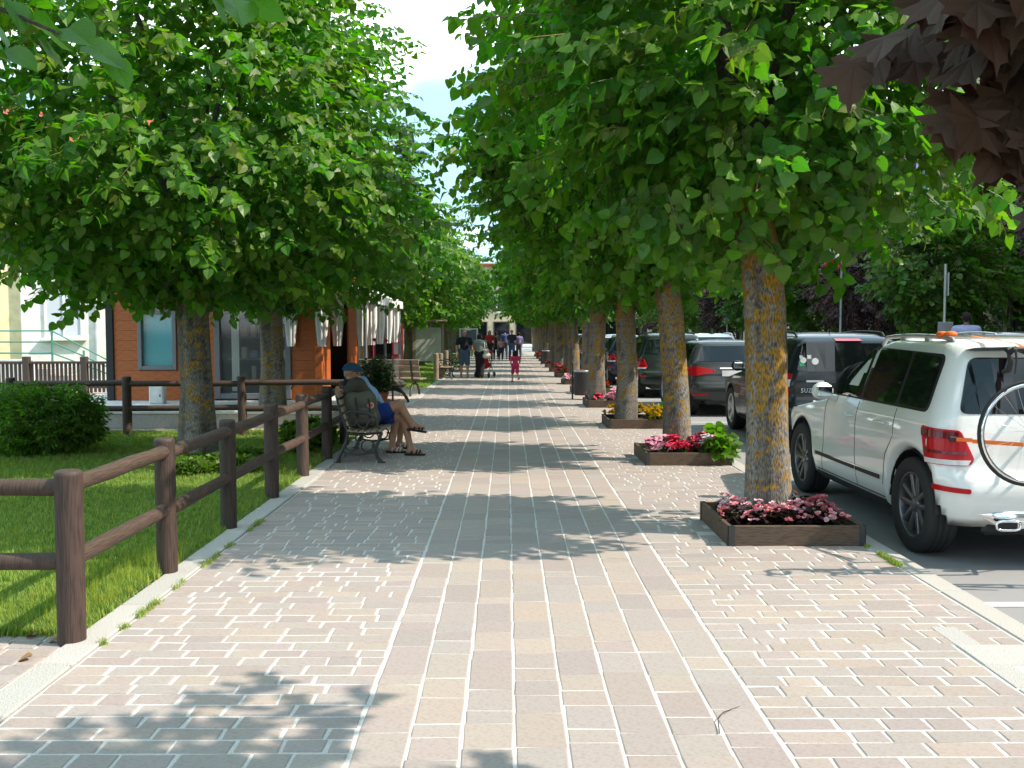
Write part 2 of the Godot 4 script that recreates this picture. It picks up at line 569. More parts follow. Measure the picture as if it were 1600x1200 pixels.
# ---------------------------------------------------------------- flowers
func blossom(kind: String, col: Color) -> B:
	var b := B.new()
	if kind == "begonia":
		for q in 3:
			var o := Vector3(rr(-0.022, 0.022), rr(-0.008, 0.012), rr(-0.022, 0.022))
			for k in 4:
				b.col = jit(col, 0.18)
				var bs := Basis(Vector3.UP, k * PI / 2 + rr(-0.3, 0.3) + q) * Basis(Vector3.RIGHT, rr(-0.9, -0.2))
				add_leaf(b, [Vector2(0, 0), Vector2(0.4, 0.25), Vector2(0.5, 0.6), Vector2(0.3, 0.95), Vector2(0, 1.0)], 0.022, 0.2, -0.1, Transform3D(bs, o))
			b.col = Color(0.75, 0.5, 0.06)
			b.ball(o + Vector3(0, 0.005, 0), Vector3.ONE * 0.004, 5)
	elif kind == "petunia":
		var rows := []
		var cols := []
		for i in 4:
			var row := PackedVector3Array()
			var rc := []
			for j in 20:
				var a := TAU * j / 20.0
				var r: float = [0.004, 0.008, 0.026, 0.042][i] * (1.0 + (0.13 * cos(a * 5) if i > 1 else 0.0))
				row.append(Vector3(r * cos(a), [-0.035, -0.01, 0.004, 0.0][i] + (0.006 * sin(a * 5 + 1) if i == 3 else 0.0), -r * sin(a)))
				rc.append(col * (0.55 if i < 1 else 1.0))
			rows.append(row)
			cols.append(rc)
		b.grid(rows, true, true, cols)
	else:
		for k in 26:
			var t := k / 26.0
			b.col = jit(col, 0.15)
			var bs := Basis(Vector3.UP, k * 2.4) * Basis(Vector3.RIGHT, -1.45 * (1.0 - t) - 0.05)
			add_leaf(b, [Vector2(0, 0), Vector2(0.3, 0.3), Vector2(0.42, 0.8), Vector2(0, 1.0)], 0.034, 0.1, 0.15, Transform3D(bs, Vector3(0, 0.012 * (1 - t), 0)))
	return b

func flower_plant(called: String, label: String, group: String, at: Vector3, h: float, w: float, blooms: Array, meshes: Array, leafm: Mesh, leaf_tone: Color):
	var t := thing(called, label, "flowering plant", at, rr(0, TAU), group)
	var xfs := []
	var cols := []
	for i in int(55 * w / 0.15):
		var a := rr(0, TAU)
		var r := w * sqrt(rng.randf())
		var d := Vector3(cos(a) * r / w, rr(0.0, 1.0), sin(a) * r / w).normalized()
		xfs.append(Transform3D(leaf_frame(d, 0.1).scaled(Vector3.ONE * rr(0.7, 1.2)), Vector3(cos(a) * r * 0.8, h * rr(0.12, 0.85) * (1.0 - 0.45 * r / w), sin(a) * r * 0.8)))
		cols.append(jit(leaf_tone, 0.3))
	many("foliage", leafm, xfs, cols, t)
	var n: int = blooms[0]
	for i in n:
		var a := rr(0, TAU)
		var r := w * sqrt(rng.randf()) * 1.05
		var p := Vector3(cos(a) * r, h * rr(0.75, 1.08) * (1.0 - 0.5 * (r / w) * (r / w)), sin(a) * r)
		var bs := Basis(Vector3(cos(a + PI / 2), 0, -sin(a + PI / 2)).normalized(), -rr(0.1, 0.9) * r / w) * Basis(Vector3.UP, rr(0, TAU)) * Basis(Vector3.RIGHT, rr(-0.3, 0.3))
		var f := mi("flower", meshes[rng.randi() % meshes.size()], t, Transform3D(bs.scaled(Vector3.ONE * blooms[1] * rr(0.8, 1.2)), p))

# ---------------------------------------------------------------- ground
const TONES := [Color(0.338, 0.303, 0.279), Color(0.326, 0.302, 0.284), Color(0.348, 0.312, 0.278), Color(0.318, 0.290, 0.276), Color(0.341, 0.318, 0.293), Color(0.330, 0.294, 0.277), Color(0.359, 0.321, 0.281), Color(0.332, 0.312, 0.293)]

# one stone, its top at y = 0, a broken worn edge all round
func stone_block(b: B, at: Vector3, sx: float, sz: float, tone: Color, rough: float, tilt := 0.0):
	b.col = tone
	var c := []
	var ch := 0.006
	for s in [[-1, 1], [1, 1], [1, -1], [-1, -1]]:
		var j := Vector3(rr(-rough, rough), 0, rr(-rough, rough))
		var p: Vector3 = Vector3(s[0] * sx * 0.5, rr(-0.0015, 0.0015) + tilt * s[0], s[1] * sz * 0.5) + j
		c.append([at + p - Vector3(s[0], 0, s[1]) * ch, at + p - Vector3(0, 0.004, 0), at + p - Vector3(0, 0.045, 0)])
	b.quad(c[0][0], c[1][0], c[2][0], c[3][0])
	for k in 4:
		var m := (k + 1) % 4
		b.quad(c[k][1], c[m][1], c[m][0], c[k][0])
		b.quad(c[k][2], c[m][2], c[m][1], c[k][1])

func stones(called: String, cells: Array, holder: Node, limit: int, near_d: float, far_d: float):
	# cells: [x, d, sx, sz, tone]; the first in view are parts, the rest one mass
	var rest := B.new()
	var made := 0
	var cache := {}
	for c in cells:
		if made < limit and c[1] > near_d and c[1] < far_d:
			var q := [roundi(c[2] / 0.02), roundi(c[3] / 0.02), c[4], rng.randi() % 2]
			var key := str(q)
			if not cache.has(key):
				var b := B.new()
				stone_block(b, Vector3.ZERO, q[0] * 0.02, q[1] * 0.02, jit(TONES[c[4]], 0.055), 0.004)
				cache[key] = b.mesh(M.stone)
			var bs := Basis(Vector3.UP, rr(-0.008, 0.008) + (PI if rng.randf() < 0.5 else 0.0)) * Basis(Vector3.RIGHT, rr(-0.006, 0.006)) * Basis(Vector3.BACK, rr(-0.005, 0.005))
			bs = bs * Basis.from_scale(Vector3(c[2] / (q[0] * 0.02), 1, c[3] / (q[1] * 0.02)))
			mi(called, cache[key], holder, Transform3D(bs, P(c[0], rr(-0.001, 0.001), c[1])))
			made += 1
		else:
			stone_block(rest, P(c[0], rr(-0.0015, 0.0015), c[1]), c[2], c[3], jit(TONES[c[4]], 0.055), 0.004)
	if rest.v.size():
		var o := part("paving", rest, M.stone, holder)
		o.set_meta("kind", "stuff")

func sett_cells(x0: float, x1: float, d0: float, d1: float, skip: Array = []) -> Array:
	var out := []
	var d := d0
	while d < d1:
		var h := rr(0.112, 0.13)
		var x := x0
		while x < x1 - 0.02:
			var w := rr(0.14, 0.30)
			if x + w > x1 - 0.09: w = x1 - x
			var g := rr(0.010, 0.017)
			var cx := x + w * 0.5
			var bad := false
			for s in skip:
				if cx > s[0] and cx < s[1] and d > s[2] and d < s[3]: bad = true
			if not bad and w > 0.05: out.append([cx, d + h * 0.5 + rr(-0.004, 0.004), w - g, h - rr(0.007, 0.012), rng.randi() % 8])
			x += w
		d += h
	return out

func build_ground():
	rng.seed = 11
	structure("ground", rect(-260, 260, -0.22, -40, 420, 8, 8), M.terrain)
	structure("road", rect(2.8, 9.4, -0.10, -40, 220), M.asphalt)
	# promenade: mortar bed, eight columns of slabs, setts on both sides
	var bed := structure("pavement", rect(-2.07, 2.66, -0.0035, -3, 200, 4, 40), M.mortar)
	var slabs := []
	for i in 8:
		var d := 2.2 + rr(0, 0.2)
		while d < 70.0:
			var l: float = [0.13, 0.17, 0.20, 0.24, 0.28, 0.33, 0.40][rng.randi() % 7]
			slabs.append([-0.594 + 0.207 * (i + 0.5), d + l * 0.5, 0.207 - 0.0105, l - rr(0.003, 0.006), rng.randi() % 8])
			d += l
	slabs.sort_custom(func(a, b): return a[1] < b[1])
	stones("slab", slabs, bed, 300, 3.2, 14.0)
	var pl := []
	for k in 20: pl.append([1.62, 2.66, 7.02 + 4.25 * k, 8.05 + 4.25 * k])
	var lb := structure("sett_pavement", rect(-2.065, -0.60, -0.0025, 1.8, 2.0), M.mortar)
	stones("sett", sett_cells(-2.065, -0.60, 2.2, 62.0), lb, 300, 3.2, 14.0)
	var rb := structure("sett_pavement", rect(1.068, 2.6, -0.0025, 1.8, 2.0), M.mortar)
	var rc := sett_cells(1.068, 2.27, 2.2, 4.78)
	rc.append_array(sett_cells(1.068, 2.645, 4.80, 62.0, pl))
	stones("sett", rc, rb, 300, 3.2, 14.0)
	var lp := structure("path", rect(-9, -2.25, -0.0065, -3, 4.97), M.mortar)
	stones("sett", sett_cells(-6.2, -2.26, 3.2, 4.95), lp, 120, 4.0, 6.0)
	# kerbs, one stone after the other
	kerb_line("kerb", -2.245, -2.075, 1.5, 70.0, 0.012, 0.10, 1.0)
	kerb_line("kerb", 2.652, 2.81, 4.80, 110.0, 0.004, 0.14, 1.0)
	kerb_line("kerb", 2.275, 2.42, 1.5, 4.48, 0.004, 0.14, 0.9)
	kerb_line("kerb", 9.2, 9.4, -20.0, 110.0, 0.05, 0.2, 2.0)
	var th := B.new()
	for k in 3: th.box(P(2.275 + 0.21 + k * 0.43, -0.055 - k * 0.012, 4.64), Vector3(0.42, 0.12, 0.30), 0.008)
	structure("threshold", th, M.kerb)
	var ramp := B.new()
	ramp.quad(P(2.42, -0.02, 4.48), P(2.42, -0.02, 0.5), P(4.2, -0.098, 0.5), P(4.2, -0.098, 4.48))
	structure("ramp", ramp, M.pave)
	structure("pavement", rect(9.39, 40, 0.05, -40, 140), M.concrete)
	for k in 9:
		single("parking_line", rect(2.95, 5.0, -0.096, 5.80 + 5.9 * k, 5.90 + 5.9 * k), M.paint, "white painted bay line on the asphalt between parked cars", "road marking", "white bay lines of the parking lane")
	# left of the promenade
	structure("lawn", lawn_mesh(), M.turf)
	structure("pavement", rect(-40, -2.25, 0.004, 15.25, 26.5), M.pave)
	structure("lawn", rect(-40, -2.25, 0.006, 26.5, 160), M.turf)

func lawn_y(x: float, d: float) -> float:
	return 0.012 + 0.02 * soft.get_noise_2d(x * 40, d * 40) - 0.008

func lawn_mesh() -> B:
	var b := B.new()
	var rows := []
	for i in 41:
		var row := PackedVector3Array()
		for j in 41:
			var x := lerpf(-14, -2.248, j / 40.0)
			var d := lerpf(4.97, 15.25, i / 40.0)
			row.append(P(x, lawn_y(x, d), d))
		rows.append(row)
	b.grid(rows)
	return b

func kerb_line(called: String, x0: float, x1: float, d0: float, d1: float, top: float, h: float, l: float):
	var holder := Node3D.new()
	holder.name = numbered(called)
	add_child(holder)
	holder.set_meta("kind", "structure")
	var me := []
	for k in 3:
		var b := B.new()
		b.col = jit(Color.WHITE, 0.08)
		b.box(Vector3(0, -h * 0.5, 0), Vector3(x1 - x0, h, l - 0.008), 0.008)
		me.append(b.mesh(M.kerb))
	var d := d0
	while d < d1:
		mi("kerb_stone", me[rng.randi() % 3], holder, Transform3D(Basis(Vector3.UP, rr(-0.003, 0.003)), P((x0 + x1) * 0.5, top + rr(-0.003, 0.003), d + l * 0.5)))
		d += l

func build_grass():
	rng.seed = 12
	var tuft := B.new()
	for k in 7:
		var a := rr(0, TAU)
		var h := rr(0.03, 0.065)
		var lean := Vector3(cos(a), 0, sin(a)) * h * rr(0.2, 0.8)
		var o := Vector3(rr(-0.025, 0.025), 0, rr(-0.025, 0.025))
		var s := Vector3(-sin(a), 0, cos(a)) * 0.0022
		tuft.col = Color(0.20, 0.36, 0.06).lerp(Color(0.38, 0.50, 0.11), rng.randf())
		tuft.quad(o - s, o + s, o + lean * 0.4 + Vector3(0, h * 0.6, 0) + s * 0.8, o + lean * 0.4 + Vector3(0, h * 0.6, 0) - s * 0.8)
		tuft.tri(o + lean * 0.4 + Vector3(0, h * 0.6, 0) - s * 0.8, o + lean * 0.4 + Vector3(0, h * 0.6, 0) + s * 0.8, o + lean + Vector3(0, h, 0))
	var me := tuft.mesh(M.grass)
	var xfs := []
	var cols := []
	for i in 62000:
		var d := 4.97 + 10.2 * pow(rng.randf(), 1.5)
		var x := rr(-2.25 - minf(6.5, 0.7 + d * 0.42), -2.25)
		var k := soft.get_noise_2d(x * 70, d * 70)
		if rng.randf() < 0.25 and k < -0.2: continue
		var s := rr(0.6, 1.15) * (1.5 if x > -2.36 and rng.randf() < 0.3 else 1.0)
		xfs.append(Transform3D(Basis(Vector3.UP, rr(0, TAU)).scaled(Vector3(1, s, 1)), P(x, lawn_y(x, d) - 0.004, d)))
		var dry := rng.randf() < 0.06
		cols.append(Color(1.7, 1.1, 0.9) if dry else jit(Color.WHITE, 0.3))
	# tall seed stems round the near posts and the weeds along the kerb
	for i in 260:
		var d := rr(4.98, 6.6)
		var x := -2.26 - absf(rng.randfn(0.0, 0.25))
		xfs.append(Transform3D(Basis(Vector3.UP, rr(0, TAU)).scaled(Vector3(0.5, rr(1.8, 3.2), 0.5)), P(x, 0.0, d)))
		cols.append(Color(1.5, 1.25, 1.0))
	var o := many(numbered("grass"), me, xfs, cols, self)
	tag(o, "short green lawn grass behind the log fence", "grass", "", "stuff")
	xfs = []
	cols = []
	for i in 9000:
		var d := 26.6 + 40.0 * rng.randf() * rng.randf()
		xfs.append(Transform3D(Basis(Vector3.UP, rr(0, TAU)).scaled(Vector3(3, 1.6, 3)), P(rr(-9, -2.3), 0.0, d)))
		cols.append(jit(Color.WHITE, 0.25))
	o = many(numbered("grass"), me, xfs, cols, self)
	tag(o, "green verge grass under the far row of trees", "grass", "", "stuff")
	# weeds growing out of the joints along the kerbs
	xfs = []
	cols = []
	for i in 420:
		var a := rng.randf() < 0.7
		var d := rr(4.7, 8.0) if a else rr(6.4, 7.0)
		var k := soft.get_noise_1d(d * 160)
		if k < 0.05: continue
		xfs.append(Transform3D(Basis(Vector3.UP, rr(0, TAU)).scaled(Vector3(1, rr(0.3, 0.8), 1)), P(-2.05 - rr(0, 0.03) if a else 2.66 + rr(-0.02, 0.02), -0.004, d)))
		cols.append(jit(Color(1.2, 1.1, 0.9), 0.25))
	o = many(numbered("grass"), me, xfs, cols, self)
	tag(o, "thin weeds growing in the joint beside the kerb", "weeds", "", "stuff")
	# one twig and a few dry leaves lying on the stones
	var tw := B.new()
	tw.tube([P(0.84, 0.006, 3.72), P(0.86, 0.012, 3.84), P(0.90, 0.008, 3.92), P(0.985, 0.006, 3.99)], [0.002, 0.0025, 0.002, 0.0012], 5)
	tw.tube([P(0.90, 0.008, 3.92), P(0.93, 0.012, 3.93)], [0.0015, 0.001], 4)
	single("twig", tw, M.limb, "thin bent twig lying on the paving joint", "twig")
	var dl := B.new()
	dl.col = Color(0.32, 0.2, 0.09)
	add_leaf(dl, LIME, 0.06, 0.35, 0.4, Transform3D.IDENTITY)
	var dm := dl.mesh(M.leaf_purple)
	for k in 16:
		var q := P(-2.3 - rr(0, 0.6), 0.006, rr(4.3, 5.1))
		var o2 := mi(numbered("dry_leaf"), dm, self, Transform3D(Basis(Vector3.UP, rr(0, TAU)).scaled(Vector3.ONE * rr(0.5, 1.1)), q + Vector3(0, 0.01, 0)))
		tag(o2, "curled brown leaf lying on the side path by the first fence post", "leaf", "dry leaves on the side path")

func flower_bed():
	# low leafy ground plants under the first lime of the lawn
	rng.seed = 13
	var sp := spray_mesh(LIME, 0.06, 6, 0.12, M.leaf, Color(0.09, 0.20, 0.025), Color(0.19, 0.30, 0.05))
	for q in [[-3.35, 11.0], [-3.0, 10.7], [-3.75, 10.9], [-3.1, 11.4], [-3.5, 10.5], [-2.75, 13.6], [-2.55, 13.0], [-2.9, 13.2], [-2.7, 12.4]]:
		bush("ground_plant", "low light green leafy plant growing on the lawn by the lime trunk" if q[1] < 12 else "low light green leafy plant growing behind the occupied bench", "plant", P(q[0], 0.0, q[1]), Vector3(0.3, 0.11 if q[1] < 12 else 0.2, 0.26), 150, sp, Color(1.15, 1.1, 0.9), 1.0, int(q[1] * 100 - q[0] * 10), "ground plants by the lime trunk" if q[1] < 12 else "ground plants behind the bench")

# ---------------------------------------------------------------- log fence
const ORD := ["first", "second", "third", "fourth", "fifth", "sixth", "seventh", "eighth", "ninth", "tenth", "eleventh", "twelfth", "thirteenth", "fourteenth", "fifteenth", "sixteenth", "seventeenth", "eighteenth", "nineteenth", "twentieth"]

func build_fence():
	rng.seed = 14
	var f := thing("log_fence", "brown round log fence with two rails round the lawn", "fence", P(-2.3, 0, 4.9))
	var o := f.position
	var posts := [[-3.75, 4.86]]
	for k in 8: posts.append([-2.24 - (0.0 if k < 6 else 0.03 * (k - 5)), 4.86 + 1.4 * k])
	for k in 3: posts.append([-4.02 - 1.75 * k, 14.55])
	for p in posts:
		var b := B.new()
		b.col = jit(Color(0.9, 0.9, 0.9), 0.2)
		var r := rr(0.064, 0.069)
		var h := rr(0.885, 0.91)
		var prof := []
		for q in [[0.99, -0.1], [1.0, 0.3], [1.0, 0.6], [0.99, 0.97], [0.97, 0.99], [0.78, 1.0], [0.02, 1.002]]: prof.append(Vector2(r * q[0], h * q[1]))
		var rows := []
		var crack := rr(0, TAU) if p[1] > 5 else -1.35
		for q in prof:
			var row := PackedVector3Array()
			for j in 28:
				var a := -TAU * j / 28
				var cut: float = 0.17 if absf(angle_difference(a, crack + 0.12 * sin(q.y * 7))) < 0.12 and q.y > 0.2 else 0.0
				row.append(Vector3(q.x * (1 - cut) * cos(a), q.y, q.x * (1 - cut) * sin(a)))
			rows.append(row)
		b.grid(rows, true)
		var m := part("post", b, M.log, f)
		m.position = P(p[0], 0, p[1]) - o + Vector3(rr(-0.004, 0.004), 0, 0)
		m.rotation.z = rr(-0.012, 0.012)
	for i in posts.size() - 1:
		var a: Array = posts[i]
		var c: Array = posts[i + 1]
		for h in [0.80, 0.42]:
			var b := B.new()
			b.col = jit(Color(1.15, 1.1, 1.05), 0.2)
			var s := P(a[0], h + rr(-0.01, 0.01), a[1]) - o
			var e := P(c[0], h + rr(-0.01, 0.01), c[1]) - o
			var path := []
			for k in 6: path.append(s.lerp(e, k / 5.0) + Vector3(0, rr(-0.003, 0.003), 0))
			b.tube(path, [rr(0.042, 0.047), rr(0.042, 0.047), 0.045, 0.045, rr(0.042, 0.047), 0.045], 14)
			part("rail", b, M.log if absf(a[1] - c[1]) < 0.1 else M.railwood, f)

# ---------------------------------------------------------------- planters
func planter(d: float, label: String) -> Node3D:
	var t := thing("planter", label, "planter", P(2.145, 0, d + 0.5), 0.0, "wooden planters round the trees of the parking side")
	var h := 0.15
	var w := 1.02
	for k in 4:
		var b := B.new()
		b.col = jit(Color.WHITE, 0.15)
		b.box(Vector3(0, h * 0.5, w * 0.5 - 0.018), Vector3(w - 0.076, h, 0.034), 0.003)
		var m := part("board", b, M.board, t)
		m.rotation.y = k * PI / 2
		var c := B.new()
		c.box(Vector3(w * 0.5 - 0.02, h * 0.5, w * 0.5 - 0.001), Vector3(0.05, h + 0.008, 0.004))
		c.box(Vector3(w * 0.5 + 0.003, h * 0.5, w * 0.5 - 0.024), Vector3(0.004, h + 0.008, 0.05))
		var br := part("corner_bracket", c, M.iron, t)
		br.rotation.y = k * PI / 2
	var s := B.new()
	var rows := []
	for i in 15:
		var row := PackedVector3Array()
		for j in 15:
			var x := lerpf(-0.49, 0.49, j / 14.0)
			var z := lerpf(0.49, -0.49, i / 14.0)
			row.append(Vector3(x, 0.085 + 0.03 * soft.get_noise_2d(x * 300 + d * 50, z * 300) + 0.02 * (1 - x * x * 4), z))
		rows.append(row)
	s.grid(rows)
	part("soil", s, M.soil, t)
	return t

func build_planters():
	rng.seed = 15
	var bl := {}
	for kind in [["pinkb", "begonia", Color(0.86, 0.28, 0.34)], ["paleb", "begonia", Color(0.90, 0.55, 0.62)], ["roseb", "begonia", Color(0.80, 0.17, 0.22)], ["red", "petunia", Color(0.76, 0.025, 0.09)], ["magenta", "petunia", Color(0.55, 0.01, 0.22)], ["whitep", "petunia", Color(0.80, 0.79, 0.78)], ["pinkp", "petunia", Color(0.75, 0.30, 0.42)], ["yellow", "marigold", Color(0.85, 0.60, 0.01)], ["orange", "marigold", Color(0.65, 0.10, 0.01)]]:
		var l := []
		for k in 3: l.append(blossom(kind[1], kind[2]).mesh(M.petal))
		bl[kind[0]] = l
	var leafs := {}
	var b := B.new()
	add_leaf(b, LIME, 0.05, 0.2, 0.2, Transform3D.IDENTITY)
	leafs.round = b.mesh(M.leaf)
	b = B.new()
	add_leaf(b, [Vector2(0, 0), Vector2(0.16, 0.25), Vector2(0.18, 0.6), Vector2(0, 1)], 0.055, 0.2, 0.2, Transform3D.IDENTITY)
	leafs.thin = b.mesh(M.leaf)
	var dark := Color(0.045, 0.022, 0.02)
	var green := Color(0.07, 0.16, 0.03)
	var plans := [
		["pink begonias with dark bronze leaves", "round", dark, [["pinkb", 5], ["paleb", 6], ["roseb", 2]], 14, 0.19, 0.135],
		["red, magenta and white petunias", "thin", green, [["red", 6], ["magenta", 2], ["pinkp", 2], ["whitep", 1]], 13, 0.24, 0.14],
		["yellow marigolds", "thin", green, [["yellow", 1]], 13, 0.22, 0.14],
		["pink and red petunias", "thin", green, [["red", 2], ["pinkp", 2]], 11, 0.24, 0.15],
		["orange marigolds", "thin", green, [["orange", 1]], 10, 0.22, 0.15],
		["white and pink petunias", "thin", green, [["whitep", 2], ["pinkp", 2]], 9, 0.22, 0.15],
		["red marigolds", "thin", green, [["orange", 1], ["red", 1]], 8, 0.24, 0.16],
		["yellow and red flowers", "thin", green, [["yellow", 1], ["red", 1]], 8, 0.24, 0.16]]
	for i in 13:
		var d := 7.05 + 4.25 * i
		var pl: Array = plans[i] if i < 8 else plans[3 + (i - 3) % 5]
		var ordn: String = "" if i < 8 else ", %s planter from the white car" % ORD[i]
		planter(d, "dark wooden box planter holding %s%s" % [pl[0], ordn])
		var n: int = pl[4] if i < 8 else 6
		for k in n:
			var x := 0.0
			var z := 0.0
			for tr in 40:
				x = rr(-0.40, 0.40)
				z = rr(-0.42, 0.42) if i > 1 or k % 3 else rr(0.22, 0.40)
				if Vector2(x + 0.06, z).length() > 0.25: break
			if i == 0 and k < 9:
				x = lerpf(-0.36, 0.34, k / 8.0) + rr(-0.03, 0.03)
				z = rr(0.22, 0.34)
			elif i == 0:
				x = rr(0.22, 0.36) if k % 2 else rr(-0.38, -0.28)
				z = rr(-0.36, 0.1)
			var pick: Array = pl[3]
			var tot := 0
			for q in pick: tot += q[1]
			var r := (k * 7 + i) % tot
			var which := "" 
			for q in pick:
				if r < q[1]:
					which = q[0]
					break
				r -= q[1]
			var named: String = {"pinkb": "pink begonia", "paleb": "pale pink begonia", "roseb": "deep rose begonia", "red": "red petunia", "magenta": "magenta petunia", "whitep": "white petunia", "pinkp": "pink petunia", "yellow": "yellow marigold", "orange": "orange marigold"}[which]
			var tail: String = "in the planter of " + pl[0] if i < 8 else "in the %s planter from the white car" % ORD[i]
			flower_plant(named.replace(" ", "_").replace("deep_rose_", "").replace("pale_", ""), "%s %s" % [named, tail], named + "s " + tail, P(2.145 + x, 0.09, d + 0.5 - z), pl[5] * rr(0.85, 1.15), pl[6] * rr(0.85, 1.1), [10 if i < 1 else (13 if i < 3 else 8), 1.15 if i < 3 else 1.4], bl[which], leafs[pl[1]], pl[2])
	# large leaved light green plants beside the petunia planter
	var sp := spray_mesh(LIME, 0.11, 5, 0.14, M.leaf, Color(0.11, 0.24, 0.03), Color(0.24, 0.36, 0.06))
	for q in [[2.53, 11.42, 0.26], [2.62, 11.75, 0.3], [2.6, 15.85, 0.25]]:
		bush("leafy_plant", "bushy light green plant spilling over the end of the petunia planter" if q[1] < 13 else "bushy light green plant at the end of the marigold planter", "plant", P(q[0], 0.02, q[1]), Vector3(0.17, q[2] * 0.7, 0.2), 60, sp, Color(1.1, 1.1, 1.0), 1.0, int(q[1] * 77), "light green plants of the petunia planter" if q[1] < 13 else "")

# ---------------------------------------------------------------- cars
# a body is a stack of plan outlines: [height, half width, z of the rear, z of the front, corner across, corner rear, corner front]
func lev(L: Array, y: float) -> Array:
	if y <= L[0][0]: return L[0]
	for i in L.size() - 1:
		if y <= L[i + 1][0]:
			var t: float = (y - L[i][0]) / maxf(L[i + 1][0] - L[i][0], 1e-5)
			var out := []
			for k in 7: out.append(lerpf(L[i][k], L[i + 1][k], t))
			return out
	return L[L.size() - 1]

func side_x(L: Array, z: float, y: float) -> float:
	var l := lev(L, y)
	var w: float = l[1] * (1.0 - 0.010 * z * z / 4.0)
	var zr: float = l[2] - l[5]
	var zf: float = l[3] + l[6]
	if z > zr: w -= l[4] * (1.0 - sqrt(maxf(0.0, 1.0 - pow((z - zr) / l[5], 2))))
	elif z < zf: w -= l[4] * (1.0 - sqrt(maxf(0.0, 1.0 - pow((zf - z) / l[6], 2))))
	return w

func end_z(L: Array, x: float, y: float, rear: bool) -> float:
	var l := lev(L, y)
	var k := 2 if rear else 3
	var sg := -1.0 if rear else 1.0
	var w: float = l[1] * (1.0 - 0.010 * l[k] * l[k] / 4.0)
	var inn: float = w - l[4]
	var z: float = l[k] + sg * (0.05 if rear else 0.09) * pow(absf(x) / w, 2)
	if absf(x) > inn: z += sg * (l[5] if rear else l[6]) * (1.0 - sqrt(maxf(0.0, 1.0 - pow((absf(x) - inn) / l[4], 2))))
	return z

func patch(b: B, poly: Array, f: Callable, off: Vector3, t0: float, t1: float, step := 0.14):
	var pts := PackedVector2Array()
	for p in poly: pts.append(Vector2(p[0], p[1]))
	var lo := pts[0].x
	var hi := pts[0].x
	for p in pts:
		lo = minf(lo, p.x)
		hi = maxf(hi, p.x)
	var n := maxi(1, ceili((hi - lo) / step))
	for i in n:
		var a := lerpf(lo, hi, float(i) / n)
		var c := lerpf(lo, hi, float(i + 1) / n)
		for q in Geometry2D.intersect_polygons(pts, PackedVector2Array([Vector2(a, -9), Vector2(c, -9), Vector2(c, 9), Vector2(a, 9)])):
			var t := Geometry2D.triangulate_polygon(q)
			for k in range(0, t.size(), 3):
				var v := []
				for m in 3: v.append(f.call(q[t[k + m]].x, q[t[k + m]].y) + off * t1)
				if (v[1] - v[0]).cross(v[2] - v[0]).dot(off) > 0: b.tri(v[0], v[1], v[2])
				else: b.tri(v[0], v[2], v[1])
	for k in pts.size():
		var p := pts[k]
		var r := pts[(k + 1) % pts.size()]
		var s := maxi(1, ceili(absf(p.x - r.x) / step))
		for m in s:
			var e := p.lerp(r, float(m) / s)
			var g := p.lerp(r, float(m + 1) / s)
			var e3: Vector3 = f.call(e.x, e.y)
			var g3: Vector3 = f.call(g.x, g.y)
			b.quad(e3 + off * t0, g3 + off * t0, g3 + off * t1, e3 + off * t1)

func round_poly(poly: Array, r: float) -> Array:
	var out := []
	var n := poly.size()
	for i in n:
		var p := Vector2(poly[i][0], poly[i][1])
		var a := Vector2(poly[(i + n - 1) % n][0], poly[(i + n - 1) % n][1])
		var c := Vector2(poly[(i + 1) % n][0], poly[(i + 1) % n][1])
		var s := p + (a - p).normalized() * minf(r, (a - p).length() * 0.4)
		var e := p + (c - p).normalized() * minf(r, (c - p).length() * 0.4)
		for k in 5:
			var t := k / 4.0
			var q := s.lerp(p, t).lerp(p.lerp(e, t), t)
			out.append([q.x, q.y])
	return out

